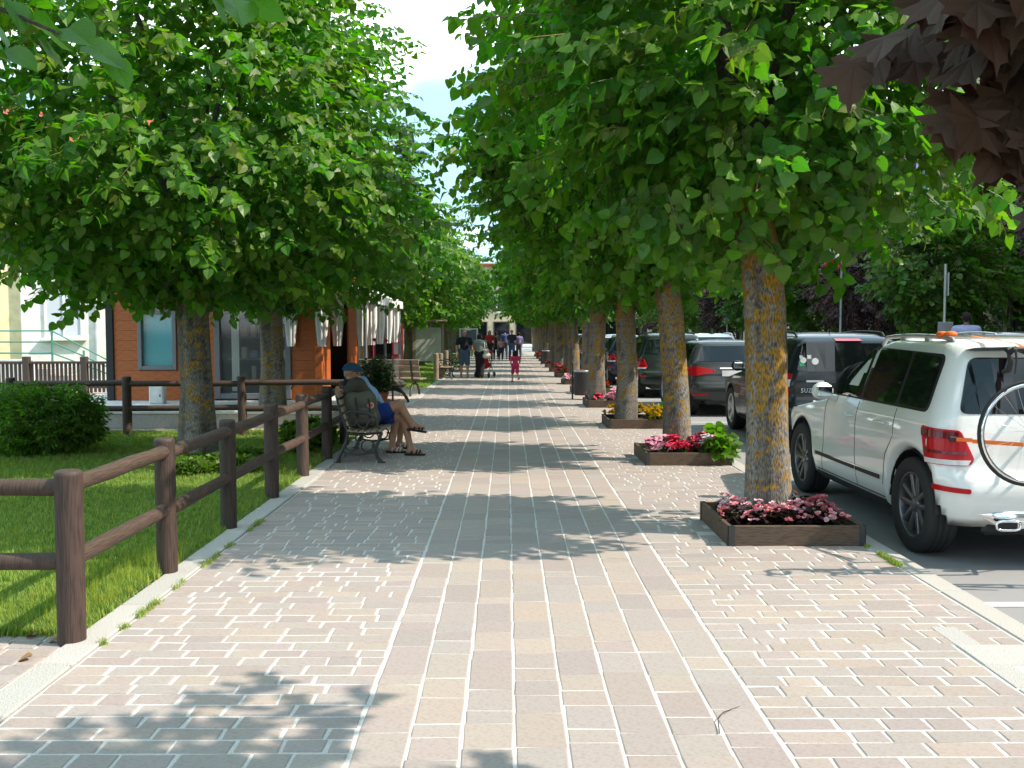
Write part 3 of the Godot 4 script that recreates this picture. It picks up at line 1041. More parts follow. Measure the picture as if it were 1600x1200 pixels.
func wheel(parent: Node, at: Vector3, side: float, r: float, style: int, called := "wheel") -> Node3D:
	var w := Node3D.new()
	w.name = called
	parent.add_child(w, true)
	w.position = at
	w.rotation.y = 0.0 if side > 0 else PI
	var xf := Transform3D(Basis(Vector3(0, 0, 1), -PI / 2), Vector3.ZERO)   # lathe axis y becomes +x
	var ri := r * 0.69
	var t := B.new()
	t.lathe([Vector2(ri, -0.10), Vector2(ri + 0.02, -0.115), Vector2(r - 0.03, -0.118), Vector2(r - 0.008, -0.10), Vector2(r, -0.075), Vector2(r, -0.050), Vector2(r - 0.009, -0.048), Vector2(r - 0.009, -0.040), Vector2(r, -0.038), Vector2(r, -0.008), Vector2(r - 0.009, -0.006), Vector2(r - 0.009, 0.006), Vector2(r, 0.008), Vector2(r, 0.038), Vector2(r - 0.009, 0.040), Vector2(r - 0.009, 0.048), Vector2(r, 0.050), Vector2(r, 0.075), Vector2(r - 0.008, 0.10), Vector2(r - 0.03, 0.118), Vector2(ri + 0.02, 0.115), Vector2(ri, 0.10), Vector2(ri - 0.012, 0.09)], 44, xf)
	part("tyre", t, M.rubber, w)
	var m := B.new()
	m.lathe([Vector2(ri - 0.03, -0.09), Vector2(ri - 0.03, 0.02), Vector2(ri - 0.022, 0.085), Vector2(ri - 0.012, 0.096), Vector2(ri + 0.001, 0.098), Vector2(ri + 0.001, 0.09)], 44, xf)
	m.lathe([Vector2(0.075, 0.03), Vector2(0.075, 0.062), Vector2(0.055, 0.078), Vector2(0.03, 0.08), Vector2(0.002, 0.082)], 20, xf)
	for k in 5:
		for q in ([-1.0, 1.0] if style == 0 else [0.0]):
			var a: float = TAU * k / 5.0
			var hw := 0.024 if style == 0 else 0.045
			var o0: float = q * 0.024
			var o1: float = q * 0.060
			var bs := Basis(Vector3(1, 0, 0), a)
			var rows := []
			for s in 6:
				var u := s / 5.0
				var rad := lerpf(0.05, ri - 0.012, u)
				var cx := lerpf(0.072, 0.088, u)
				var off: float = lerpf(o0, o1, u)
				var hh := hw * lerpf(1.15, 0.9, u)
				rows.append(PackedVector3Array([bs * Vector3(cx - 0.045, rad, off + hh), bs * Vector3(cx - 0.008, rad, off + hh), bs * Vector3(cx, rad, off + hh * 0.6), bs * Vector3(cx, rad, off - hh * 0.6), bs * Vector3(cx - 0.008, rad, off - hh), bs * Vector3(cx - 0.045, rad, off - hh)]))
			m.grid(rows, false, true)
	part("rim", m, M.darkrim if style == 0 else M.satin, w)
	var d := B.new()
	d.lathe([Vector2(0.02, -0.01), Vector2(0.17, -0.01), Vector2(0.17, 0.012), Vector2(0.02, 0.012)], 28, xf)
	part("brake_disc", d, M.steel, w)
	var k2 := B.new()
	k2.lathe([Vector2(0.002, -0.03), Vector2(ri - 0.03, -0.03)], 24, xf)
	part("hub_back", k2, M.black, w)
	return w

func car(called: String, label: String, at: Vector3, turn: float, o: Dictionary, group := "") -> Node3D:
	var t := thing(called, label, "car", at, turn, group)
	var L: Array = o.levels
	var belt: float = o.belt
	var wr: float = o.wheel_r
	var zw: Array = o.axles           # [rear z, front z]
	var Ra := wr + 0.055
	var pm: Material = o.paint
	var half: float = o.half
	var sn: int = o.get("stations", 90)
	# stations shared by all levels
	var rows := []
	var y0: float = L[0][0]
	var ys := []
	for i in L.size():
		ys.append(L[i][0])
		if i < L.size() - 1 and L[i + 1][0] - L[i][0] > 0.12:
			var m := ceili((L[i + 1][0] - L[i][0]) / 0.1)
			for k in range(1, m): ys.append(lerpf(L[i][0], L[i + 1][0], float(k) / m))
	for y in ys:
		var l := lev(L, y)
		var right := []
		var xin: float = l[1] * (1.0 - 0.010 * l[2] * l[2] / 4.0) - l[4]
		for k in 6: right.append(Vector3(xin * k / 6.0, y, end_z(L, xin * k / 6.0, y, true)))
		for k in 8:
			var a := PI / 2 * k / 8.0
			var x: float = xin + l[4] * sin(a)
			right.append(Vector3(x, y, l[2] - l[5] * (1 - cos(a)) - 0.05 * pow(x / (xin + l[4]), 2)))
		var zs: float = l[2] - l[5] - 0.05
		var zf: float = l[3] + l[6] + 0.09
		for k in sn + 1:
			var z: float = lerpf(zs, zf, float(k) / sn)
			right.append(Vector3(side_x(L, z, y), y, z))
		var xif: float = l[1] * (1.0 - 0.010 * l[3] * l[3] / 4.0) - l[4]
		for k in range(1, 9):
			var a := PI / 2 * k / 8.0
			var x: float = xif + l[4] * cos(a)
			right.append(Vector3(x, y, l[3] + l[6] * (1 - sin(a)) + 0.09 * pow(x / (xif + l[4]), 2)))
		for k in range(1, 7): right.append(Vector3(xif * (1 - k / 6.0), y, l[3] + 0.09 * pow(xif * (1 - k / 6.0) / (xif + l[4]), 2)))
		var row := PackedVector3Array()
		for p in right:
			var q: Vector3 = p
			if y < belt and q.x > 0.45:
				var yb := y0
				for w in zw:
					var dz: float = absf(q.z - w)
					if dz < Ra: yb = maxf(yb, wr + sqrt(Ra * Ra - dz * dz))
				q.y = yb + (y - y0) / (belt - y0) * (belt - yb)
			row.append(q)
		for i in range(right.size() - 2, 0, -1): row.append(Vector3(-row[i].x, row[i].y, row[i].z))
		rows.append(row)
	var top: PackedVector3Array = rows[rows.size() - 1]
	var last := PackedVector3Array()
	for p in top: last.append(Vector3(p.x * 0.02, p.y + 0.012, p.z * 0.5))
	rows.append(last)
	var body := B.new()
	body.grid(rows, true)
	part("body", body, pm, t)
	# underside and wheel housings
	var ub := B.new()
	ub.box(Vector3(0, 0.36, (zw[0] + zw[1]) * 0.5), Vector3(half * 1.3, 0.24, zw[0] - zw[1] + 1.1), 0.03)
	part("underbody", ub, M.black, t)
	for w in zw:
		for s in [-1.0, 1.0]:
			var hb := B.new()
			var rws := []
			for k in 17:
				var a := PI * k / 16.0
				rws.append(PackedVector3Array([Vector3(s * (half - 0.035), wr + Ra * sin(a), w + Ra * cos(a)), Vector3(s * (half - 0.34), wr + Ra * sin(a), w + Ra * cos(a)), Vector3(s * (half - 0.34), wr, w)]))
			hb.grid(rws, false, s > 0)
			part("wheel_housing", hb, M.black, t)
			wheel(t, Vector3(s * (half - 0.135), wr, w), s, wr, o.get("rim", 1))
	var sidef := func(s: float) -> Callable: return func(z: float, y: float) -> Vector3: return Vector3(s * side_x(L, z, y), y, z)
	var rearf := func(x: float, y: float) -> Vector3: return Vector3(x, y, end_z(L, x, y, true))
	var frontf := func(x: float, y: float) -> Vector3: return Vector3(x, y, end_z(L, x, y, false))
	for s in [-1.0, 1.0]:
		var f: Callable = sidef.call(s)
		var off := Vector3(s, 0.15, 0)
		var fr := B.new()
		patch(fr, o.dlo, f, off, -0.004, 0.003)
		part("window_surround", fr, M.black, t)
		for w in o.windows:
			var b := B.new()
			patch(b, w, f, off, -0.002, 0.006)
			part("window", b, M.glass_dark, t)
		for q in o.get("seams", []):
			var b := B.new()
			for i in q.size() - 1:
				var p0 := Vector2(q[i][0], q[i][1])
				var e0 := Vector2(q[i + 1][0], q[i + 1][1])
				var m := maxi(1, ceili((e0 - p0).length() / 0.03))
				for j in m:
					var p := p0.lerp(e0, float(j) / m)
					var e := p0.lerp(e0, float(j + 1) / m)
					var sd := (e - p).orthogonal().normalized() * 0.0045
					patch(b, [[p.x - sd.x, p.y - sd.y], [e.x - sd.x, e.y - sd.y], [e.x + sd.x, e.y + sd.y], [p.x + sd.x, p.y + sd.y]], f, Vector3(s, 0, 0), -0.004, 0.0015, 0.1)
			part("door_gap_shade", b, M.black, t)  # black ribbon over the paintwork; gap shade put in as colour
		for q in o.get("mouldings", []):
			var b := B.new()
			patch(b, q[0], f, Vector3(s, 0, 0), -0.004, q[1], 0.1)
			part("side_moulding", b, M[q[2]], t)
		for q in o.get("handles", []):
			var p: Vector3 = f.call(q[0], q[1])
			var b := B.new()
			b.tube([p + Vector3(s * 0.0, 0, 0.095), p + Vector3(s * 0.03, 0.004, 0.075), p + Vector3(s * 0.035, 0.004, -0.06), p + Vector3(s * 0.0, 0, -0.085)], [0.012, 0.013, 0.013, 0.012], 8)
			part("door_handle", b, pm, t)
		# mirror
		var mp: Vector3 = f.call(o.mirror[0], o.mirror[1])
		var mb := B.new()
		mb.ball(mp + Vector3(s * 0.13, 0.07, -0.02), Vector3(0.105, 0.085, 0.075), 14)
		mb.tube([mp, mp + Vector3(s * 0.1, 0.03, -0.02)], [0.035, 0.025], 8)
		var mo := part("side_mirror", mb, pm if o.get("mirror_paint", true) else M.black, t)
		var mg := B.new()
		mg.box(mp + Vector3(s * 0.13, 0.072, 0.042), Vector3(0.15, 0.11, 0.03), 0.014)
		part("mirror_glass", mg, M.chrome, mo)
		# roof rail
		if o.has("rail"):
			var q: Array = o.rail     # z rear, z front, y, x, standoff
			var b := B.new()
			var path := [Vector3(s * (q[3] + 0.0), q[2] - 0.03, q[0])]
			for k in 9:
				var u := k / 8.0
				path.append(Vector3(s * q[3], q[2] + q[4] * pow(sin(PI * lerpf(0.08, 0.92, u)), 0.35), lerpf(q[0] - 0.08, q[1] + 0.08, u)))
			path.append(Vector3(s * q[3], q[2] - 0.03, q[1]))
			b.tube(path, [0.018], 10)
			for z in [lerpf(q[0], q[1], 0.35), lerpf(q[0], q[1], 0.68)]: b.box(Vector3(s * q[3], q[2] + q[4] * 0.4, z), Vector3(0.03, q[4] + 0.04, 0.09), 0.005)
			part("roof_rail", b, M[o.get("rail_mat", "steel")], t)
		# lamps on the tail corner: outline in (distance along the wrap, height)
		for q in o.tail:
			var b := B.new()
			var wrapf := func(u: float, y: float) -> Vector3:
				# u runs round the corner: 0 at its middle, negative along the side, positive along the tail
				var l := lev(L, y)
				var w: float = l[1] * (1.0 - 0.010 * l[2] * l[2] / 4.0)
				var xin: float = w - l[4]
				var hl: float = (l[4] + l[5]) * PI / 8.0
				if u > hl: return Vector3(s * (xin - (u - hl)), y, end_z(L, xin - (u - hl), y, true))
				if u < -hl:
					var zz: float = l[2] - l[5] - 0.05 - (-u - hl)
					return Vector3(s * side_x(L, zz, y), y, zz)
				var a := PI / 4.0 * (1.0 - u / hl)
				return Vector3(s * (xin + l[4] * sin(a)), y, l[2] - l[5] * (1.0 - cos(a)) - 0.05 * pow((xin + l[4] * sin(a)) / w, 2))
			patch(b, q.poly, wrapf, Vector3(s * 0.72, 0, 0.72), -0.01, q.get("proud", 0.012), 0.025)
			part(q.called, b, M[q.mat], t)
		for q in o.get("head", []):
			var b := B.new()
			var hf := func(x: float, y: float) -> Vector3: return Vector3(s * x, y, end_z(L, x, y, false))
			patch(b, q, hf, Vector3(0, 0, -1), -0.01, 0.012, 0.05)
			part("headlight", b, M.whitelens, t)
	var rw := B.new()
	patch(rw, o.rear_window, rearf, Vector3(0, 0.25, 1), -0.004, 0.006)
	part("rear_window", rw, M.glass_dark, t)
	var ws := B.new()
	patch(ws, o.windshield, frontf, Vector3(0, 0.6, -0.8), -0.004, 0.008)
	part("windshield", ws, M.glass_dark, t)
	for q in o.get("rear_plates", []):
		var b := B.new()
		patch(b, q.poly, rearf, Vector3(0, 0, 1), -0.006, q.t, 0.1)
		part(q.called, b, M[q.mat], t)
	return t

func L7(a: Array) -> Array:
	var out := []
	for q in a: out.append([q[0], q[1], q[2], q[3], q[4], q[5], q[6]])
	return out

func glk_shape(pm: Material) -> Dictionary:
	return {
		"paint": pm, "half": 0.915, "belt": 0.90, "wheel_r": 0.365, "axles": [1.36, -1.395], "rim": 0, "stations": 110,
		"levels": L7([[0.24, 0.8, 1.8, -1.9, 0.18, 0.2, 0.25], [0.3, 0.87, 1.92, -1.98, 0.2, 0.24, 0.3], [0.44, 0.905, 1.99, -2.02, 0.22, 0.26, 0.32], [0.62, 0.918, 2.0, -2.03, 0.22, 0.26, 0.32], [0.67, 0.918, 1.95, -2.02, 0.2, 0.22, 0.32], [0.72, 0.918, 1.92, -2.01, 0.18, 0.2, 0.32], [0.82, 0.917, 1.91, -1.95, 0.18, 0.19, 0.32], [0.9, 0.915, 1.9, -1.75, 0.18, 0.18, 0.3], [0.965, 0.908, 1.885, -1.3, 0.17, 0.17, 0.25], [1.03, 0.892, 1.872, -0.85, 0.16, 0.17, 0.22], [1.1, 0.868, 1.85, -0.58, 0.16, 0.16, 0.2], [1.54, 0.705, 1.68, -0.02, 0.14, 0.15, 0.2], [1.6, 0.655, 1.59, 0.12, 0.14, 0.15, 0.22], [1.635, 0.56, 1.47, 0.25, 0.14, 0.15, 0.25], [1.652, 0.4, 1.15, 0.45, 0.12, 0.15, 0.3]]),
		"dlo": round_poly([[1.58, 1.09], [1.53, 1.52], [0.04, 1.555], [-0.50, 1.095]], 0.07),
		"windows": [round_poly([[1.54, 1.115], [1.495, 1.495], [1.0, 1.525], [1.04, 1.11]], 0.05), round_poly([[0.98, 1.11], [0.94, 1.527], [0.28, 1.535], [0.28, 1.107]], 0.04), round_poly([[0.20, 1.107], [0.20, 1.535], [0.05, 1.535], [-0.42, 1.107]], 0.04)],
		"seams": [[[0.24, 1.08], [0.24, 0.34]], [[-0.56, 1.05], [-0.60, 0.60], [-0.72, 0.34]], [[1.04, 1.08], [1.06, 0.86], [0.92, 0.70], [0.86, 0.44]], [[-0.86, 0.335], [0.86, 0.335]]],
		"mouldings": [[[[-0.84, 0.475], [0.215, 0.475], [0.215, 0.512], [-0.84, 0.505]], 0.010, "black"], [[[0.265, 0.475], [0.80, 0.475], [0.80, 0.512], [0.265, 0.512]], 0.010, "black"], [[[-0.84, 0.507], [0.80, 0.514], [0.80, 0.520], [-0.84, 0.513]], 0.012, "chrome"], [[[-0.86, 0.24], [0.87, 0.24], [0.87, 0.315], [-0.86, 0.315]], 0.02, "rubber"]],
		"handles": [[0.08, 0.94], [0.80, 0.945]],
		"mirror": [-0.34, 1.06], "rail": [1.45, 0.05, 1.60, 0.60, 0.055], "rail_mat": "satin",
		"tail": [
			{"called": "tail_light", "mat": "redlens", "x0": 0.86, "poly": round_poly([[-0.24, 1.00], [0.12, 0.985], [0.22, 0.78], [0.19, 0.735], [-0.16, 0.735]], 0.03)},
			{"called": "lamp_band", "mat": "darklens", "x0": 0.86, "poly": round_poly([[-0.235, 0.985], [0.115, 0.972], [0.135, 0.925], [-0.225, 0.925]], 0.015), "proud": 0.015},
			{"called": "lamp_band", "mat": "darklens", "x0": 0.86, "poly": [[-0.19, 0.835], [0.165, 0.835], [0.172, 0.815], [-0.187, 0.815]], "proud": 0.015},
			{"called": "reversing_light", "mat": "whitelens", "x0": 0.86, "poly": [[-0.15, 0.74], [0.18, 0.74], [0.20, 0.775], [-0.165, 0.775]], "proud": 0.016},
			{"called": "reflector", "mat": "redlens", "x0": 0.84, "poly": round_poly([[-0.12, 0.555], [0.16, 0.545], [0.16, 0.58], [-0.13, 0.595]], 0.012)}],
		"head": [round_poly([[0.50, 0.66], [0.80, 0.68], [0.78, 0.80], [0.52, 0.79]], 0.04)],
		"rear_window": round_poly([[-0.74, 1.10], [0.74, 1.10], [0.61, 1.50], [-0.61, 1.50]], 0.06),
		"windshield": round_poly([[-0.74, 1.12], [0.74, 1.12], [0.58, 1.52], [-0.58, 1.52]], 0.05),
		"rear_plates": [{"called": "license_plate", "mat": "white", "t": 0.012, "poly": [[-0.26, 0.80], [0.26, 0.80], [0.26, 0.91], [-0.26, 0.91]]}, {"called": "tailgate_trim", "mat": "chrome", "t": 0.014, "poly": [[-0.30, 0.945], [0.30, 0.945], [0.30, 0.965], [-0.30, 0.965]]}]}

func lower_shape(pm: Material, h: float, boxy: bool) -> Dictionary:
	var k := h / 1.65
	var o := glk_shape(pm)
	var lv := []
	for l in o.levels:
		var q: Array = l.duplicate()
		if not boxy and q[0] > 1.12: q[2] -= 0.25 * (q[0] - 1.1)
		if q[0] > 1.05: q[0] = 1.05 + (q[0] - 1.05) * (h - 1.05) / 0.60
		lv.append(q)
	o.levels = lv
	var re := func(poly: Array) -> Array:
		var out := []
		for p in poly: out.append([p[0], 1.05 + (p[1] - 1.05) * (h - 1.05) / 0.60 if p[1] > 1.05 else p[1]])
		return out
	o.dlo = re.call(o.dlo)
	var ws := []
	for w in o.windows: ws.append(re.call(w))
	o.windows = ws
	o.rear_window = re.call(o.rear_window)
	o.windshield = re.call(o.windshield)
	o.rail[2] = 1.05 + (o.rail[2] - 1.05) * (h - 1.05) / 0.60
	o.rim = 1
	o.stations = 60
	o.mouldings = [o.mouldings[3]]
	return o

func build_cars():
	rng.seed = 21
	var white := paint_mat("paint_white", Color(0.70, 0.71, 0.69))
	var black := paint_mat("paint_black", Color(0.010, 0.012, 0.016))
	var grey := paint_mat("paint_grey", Color(0.035, 0.037, 0.036))
	var green := paint_mat("paint_green", Color(0.012, 0.018, 0.013))
	var blue := paint_mat("paint_blue", Color(0.018, 0.03, 0.055), 0.2)
	var silver := paint_mat("paint_silver", Color(0.42, 0.47, 0.52), 0.4)
	var bag := -0.10
	# white suv, bicycle on its back
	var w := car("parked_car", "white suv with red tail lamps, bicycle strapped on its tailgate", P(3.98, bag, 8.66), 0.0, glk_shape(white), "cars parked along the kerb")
	var w_levels: Array = glk_shape(white).levels
	var ch := B.new()
	var rows := []
	for i in 3:
		var row := PackedVector3Array()
		for k in 25:
			var x := lerpf(-0.66, 0.66, k / 24.0)
			var e := lerpf(0.12, 1.0, smoothstep(0.66, 0.46, absf(x)))
			row.append(Vector3(x, 0.37 + 0.03 * (1.0 - e) + (i - 1) * 0.07 * e, end_z(w_levels, x, 0.37, true) + [0.008, 0.05, 0.012][i] * e + 0.006))
		rows.append(row)
	ch.grid(rows)
	part("bumper_trim", ch, M.chrome, w)
	for s in [-1.0, 1.0]:
		var ex := B.new()
		var ring := []
		for k in 17:
			var a := TAU * k / 16.0
			ring.append(Vector3(s * 0.48 + 0.085 * signf(cos(a)) * pow(absf(cos(a)), 0.6), 0.335 + 0.032 * signf(sin(a)) * pow(absf(sin(a)), 0.6), 2.035))
		ex.tube(ring, [0.010], 8)
		part("exhaust_tip", ex, M.chrome, w)
		var inn := B.new()
		inn.box(Vector3(s * 0.48, 0.335, 2.012), Vector3(0.15, 0.05, 0.03), 0.01)
		part("exhaust_opening", inn, M.black, w)
	var sp := B.new()
	for k in 2:
		sp.grid([PackedVector3Array([Vector3(-0.62, 1.555, 1.61), Vector3(0, 1.575, 1.65), Vector3(0.62, 1.555, 1.61)]), PackedVector3Array([Vector3(-0.60, 1.545 + 0.03 * k, 1.735), Vector3(0, 1.56 + 0.03 * k, 1.79), Vector3(0.60, 1.545 + 0.03 * k, 1.735)])], false, k == 1)
	part("spoiler", sp, white, w)
	bicycle(P(4.02, 0.60, 6.12))
	rack(w)
	# black suv with the spare wheel
	var o := lower_shape(black, 1.66, true)
	o.half = 0.90
	o.rail = [1.5, -0.2, 1.63, 0.62, 0.05]
	o.rail_mat = "black"
	for l in o.levels:
		if l[0] > 0.7 and l[0] < 1.6: l[2] = 1.90 - 0.10 * maxf(0.0, l[0] - 1.0)
	o.tail = [{"called": "tail_light", "mat": "redlens", "x0": 0.83, "poly": [[-0.09, 1.10], [0.05, 1.10], [0.05, 1.02], [-0.09, 1.02]]}, {"called": "indicator", "mat": "whitelens", "x0": 0.83, "poly": [[-0.09, 1.02], [0.05, 1.02], [0.05, 0.92], [-0.09, 0.92]]}, {"called": "tail_light", "mat": "redlens", "x0": 0.83, "poly": [[-0.09, 0.92], [0.05, 0.92], [0.05, 0.80], [-0.09, 0.80]]}]
	o.rear_window = round_poly([[-0.72, 1.13], [0.70, 1.13], [0.62, 1.52], [-0.64, 1.52]], 0.04)
	o.rear_plates = [{"called": "license_plate", "mat": "white", "t": 0.012, "poly": [[-0.5, 0.62], [-0.02, 0.62], [-0.02, 0.73], [-0.5, 0.73]]}, {"called": "door_handle", "mat": "satin", "t": 0.03, "poly": round_poly([[-0.60, 0.985], [-0.36, 0.985], [-0.36, 1.01], [-0.60, 1.01]], 0.01)}, {"called": "brake_light", "mat": "redlens", "t": 0.04, "poly": [[-0.18, 1.555], [0.18, 1.555], [0.18, 1.585], [-0.18, 1.585]]}]
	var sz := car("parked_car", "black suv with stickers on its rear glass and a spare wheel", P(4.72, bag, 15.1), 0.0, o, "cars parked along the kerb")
	var swc := wheel(sz, Vector3(0.22, 0.92, 2.03), 1.0, 0.34, 1, "spare_wheel")
	swc.rotation.y = -PI / 2
	var cover := B.new()
	cover.lathe([Vector2(0.355, -0.11), Vector2(0.36, 0.06), Vector2(0.33, 0.115), Vector2(0.2, 0.125), Vector2(0.003, 0.127)], 40, Transform3D(Basis(Vector3(0, 0, 1), -PI / 2), Vector3.ZERO))
	part("cover", cover, M.gloss_black if M.has("gloss_black") else mat("gloss_black", Color(0.012, 0.012, 0.014), 0.2), swc)
	var tm := TextMesh.new()
	tm.text = "SUZUKI"
	tm.font = SystemFont.new()
	tm.font.font_names = PackedStringArray(["Droid Sans"])
	tm.font.font_weight = 700
	tm.font_size = 40
	tm.pixel_size = 0.0021
	tm.depth = 0.006
	tm.material = M.chrome
	var tx := mi("lettering", tm, sz, Transform3D(Basis.IDENTITY, Vector3(-0.53, 0.87, 1.905)))
	for q in [[-0.63, 1.285, 0.055, Color(0.7, 0.7, 0.7), true], [-0.55, 1.33, 0.05, Color(0.7, 0.7, 0.7), false], [-0.65, 1.235, 0.06, Color(0.02, 0.35, 0.16), false], [-0.655, 1.33, 0.04, Color(0.7, 0.7, 0.7), false], [-0.47, 1.27, 0.062, Color(0.75, 0.75, 0.75), true]]:
		var b := B.new()
		b.col = q[3]
		var rf := func(x: float, y: float) -> Vector3: return Vector3(x, y, end_z(o.levels, x, y, true))
		var poly := []
		var n := 16 if q[4] else 4
		for k in n: poly.append([q[0] + q[2] * 0.75 * cos(TAU * (k + 0.5) / n), q[1] + q[2] * 0.75 * sin(TAU * (k + 0.5) / n)])
		patch(b, poly, rf, Vector3(0, 0.2, 1), 0.004, 0.009)
		part("sticker", b, M.tint, sz)
	var an := B.new()
	an.tube([Vector3(-0.1, 1.64, 1.3), Vector3(-0.1, 1.72, 1.36)], [0.008, 0.003], 6)
	part("antenna", an, M.black, sz)
	# the row in front of it
	var g := lower_shape(grey, 1.50, false)
	g.tail = [{"called": "tail_light", "mat": "redlens", "x0": 0.86, "poly": round_poly([[-0.20, 0.98], [0.14, 0.99], [0.46, 0.93], [0.46, 0.86], [0.02, 0.80], [-0.10, 0.86]], 0.03)}, {"called": "reflector", "mat": "redlens", "x0": 0.84, "poly": [[0.0, 0.42], [0.3, 0.42], [0.3, 0.46], [-0.02, 0.46]]}]
	g.erase("rail")
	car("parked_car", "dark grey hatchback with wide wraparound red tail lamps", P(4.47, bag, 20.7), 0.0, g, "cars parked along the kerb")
	var n1 := lower_shape(green, 1.62, true)
	n1.rail_mat = "black"
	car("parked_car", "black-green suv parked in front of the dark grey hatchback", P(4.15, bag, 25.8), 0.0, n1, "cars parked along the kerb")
	var cols := [["dark blue car parked in front of the black-green suv", blue, 1.52], ["silver car parked in front of the dark blue car", silver, 1.55], ["black car parked behind the last red planter tree", black, 1.48], ["grey car far along the parking lane", grey, 1.5], ["pale silver car farthest along the parking lane", silver, 1.5]]
	for i in cols.size():
		var q := lower_shape(cols[i][1], cols[i][2], i % 2 == 0)
		if i % 2: q.erase("rail")
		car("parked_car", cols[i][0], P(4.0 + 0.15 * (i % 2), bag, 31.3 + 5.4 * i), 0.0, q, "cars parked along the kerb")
	# cars on the far side of the street, facing this way
	var s1 := lower_shape(silver, 1.6, true)
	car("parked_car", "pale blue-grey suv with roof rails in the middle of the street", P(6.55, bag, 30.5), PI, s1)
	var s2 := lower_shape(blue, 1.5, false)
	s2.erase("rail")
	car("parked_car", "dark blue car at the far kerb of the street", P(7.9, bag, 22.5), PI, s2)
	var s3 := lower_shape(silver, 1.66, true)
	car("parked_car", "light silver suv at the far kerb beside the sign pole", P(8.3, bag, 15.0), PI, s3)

func rack(w: Node3D):
	var r := thing("bike_rack", "black tailgate bicycle rack held by orange straps", "bike rack", w.position)
	var f := B.new()
	for x in [-0.32, 0.06]:
		f.tube([Vector3(x, 0.72, 1.97), Vector3(x, 0.80, 2.20), Vector3(x, 1.30, 2.30), Vector3(x, 1.44, 2.34), Vector3(x, 1.459, 2.40), Vector3(x, 1.459, 2.66)], [0.014], 8)
		f.tube([Vector3(x, 1.40, 2.32), Vector3(x, 1.52, 2.00), Vector3(x, 1.56, 1.77)], [0.012], 8)
	f.tube([Vector3(-0.32, 1.10, 2.26), Vector3(0.06, 1.10, 2.26)], [0.012], 8)
	part("arm_frame", f, M.black, r)
	mat("strap", Color(0.80, 0.16, 0.02), 0.7)
	for sg in [-1.0, 1.0]:
		var q := [Vector3(sg * 0.80, 0.925, 1.87), Vector3(sg * 0.70, 0.925, 1.935), Vector3(-0.32 if sg < 0 else 0.06, 0.91, 2.23)]
		var b := B.new()
		for i in 2:
			var a: Vector3 = q[i]
			var c: Vector3 = q[i + 1]
			b.box((a + c) * 0.5, Vector3((c - a).length(), 0.028, 0.003), 0.0, Basis(Vector3.UP, -atan2((c - a).z, (c - a).x)))
		part("strap", b, M.strap, r)
		var hk := B.new()
		hk.box(q[0] + Vector3(0.01 * signf(q[0].x), 0, 0.0), Vector3(0.05, 0.036, 0.02), 0.004)
		part("hook", hk, M.black, r)
	for x in [-0.60, 0.60]:
		var b := B.new()
		var pts := [Vector3(x, 1.655, 1.2), Vector3(x * 0.9, 1.655, 1.3), Vector3(x * 0.8, 1.655, 1.42), Vector3(x * 0.7, 1.635, 1.6), Vector3(x * 0.55, 1.60, 1.80), Vector3(x * 0.45, 1.42, 2.26)]
		var rows := []
		for p in pts: rows.append(PackedVector3Array([p + Vector3(-0.018, 0.004, 0.0), p + Vector3(0.018, 0.004, 0.0)]))
		b.grid(rows)
		b.ball(Vector3(x, 1.665, 1.2), Vector3(0.045, 0.03, 0.06), 10)
		b.ball(Vector3(x * 0.95, 1.67, 1.28), Vector3(0.05, 0.025, 0.05), 10)
		part("roof_strap", b, M.strap, r)

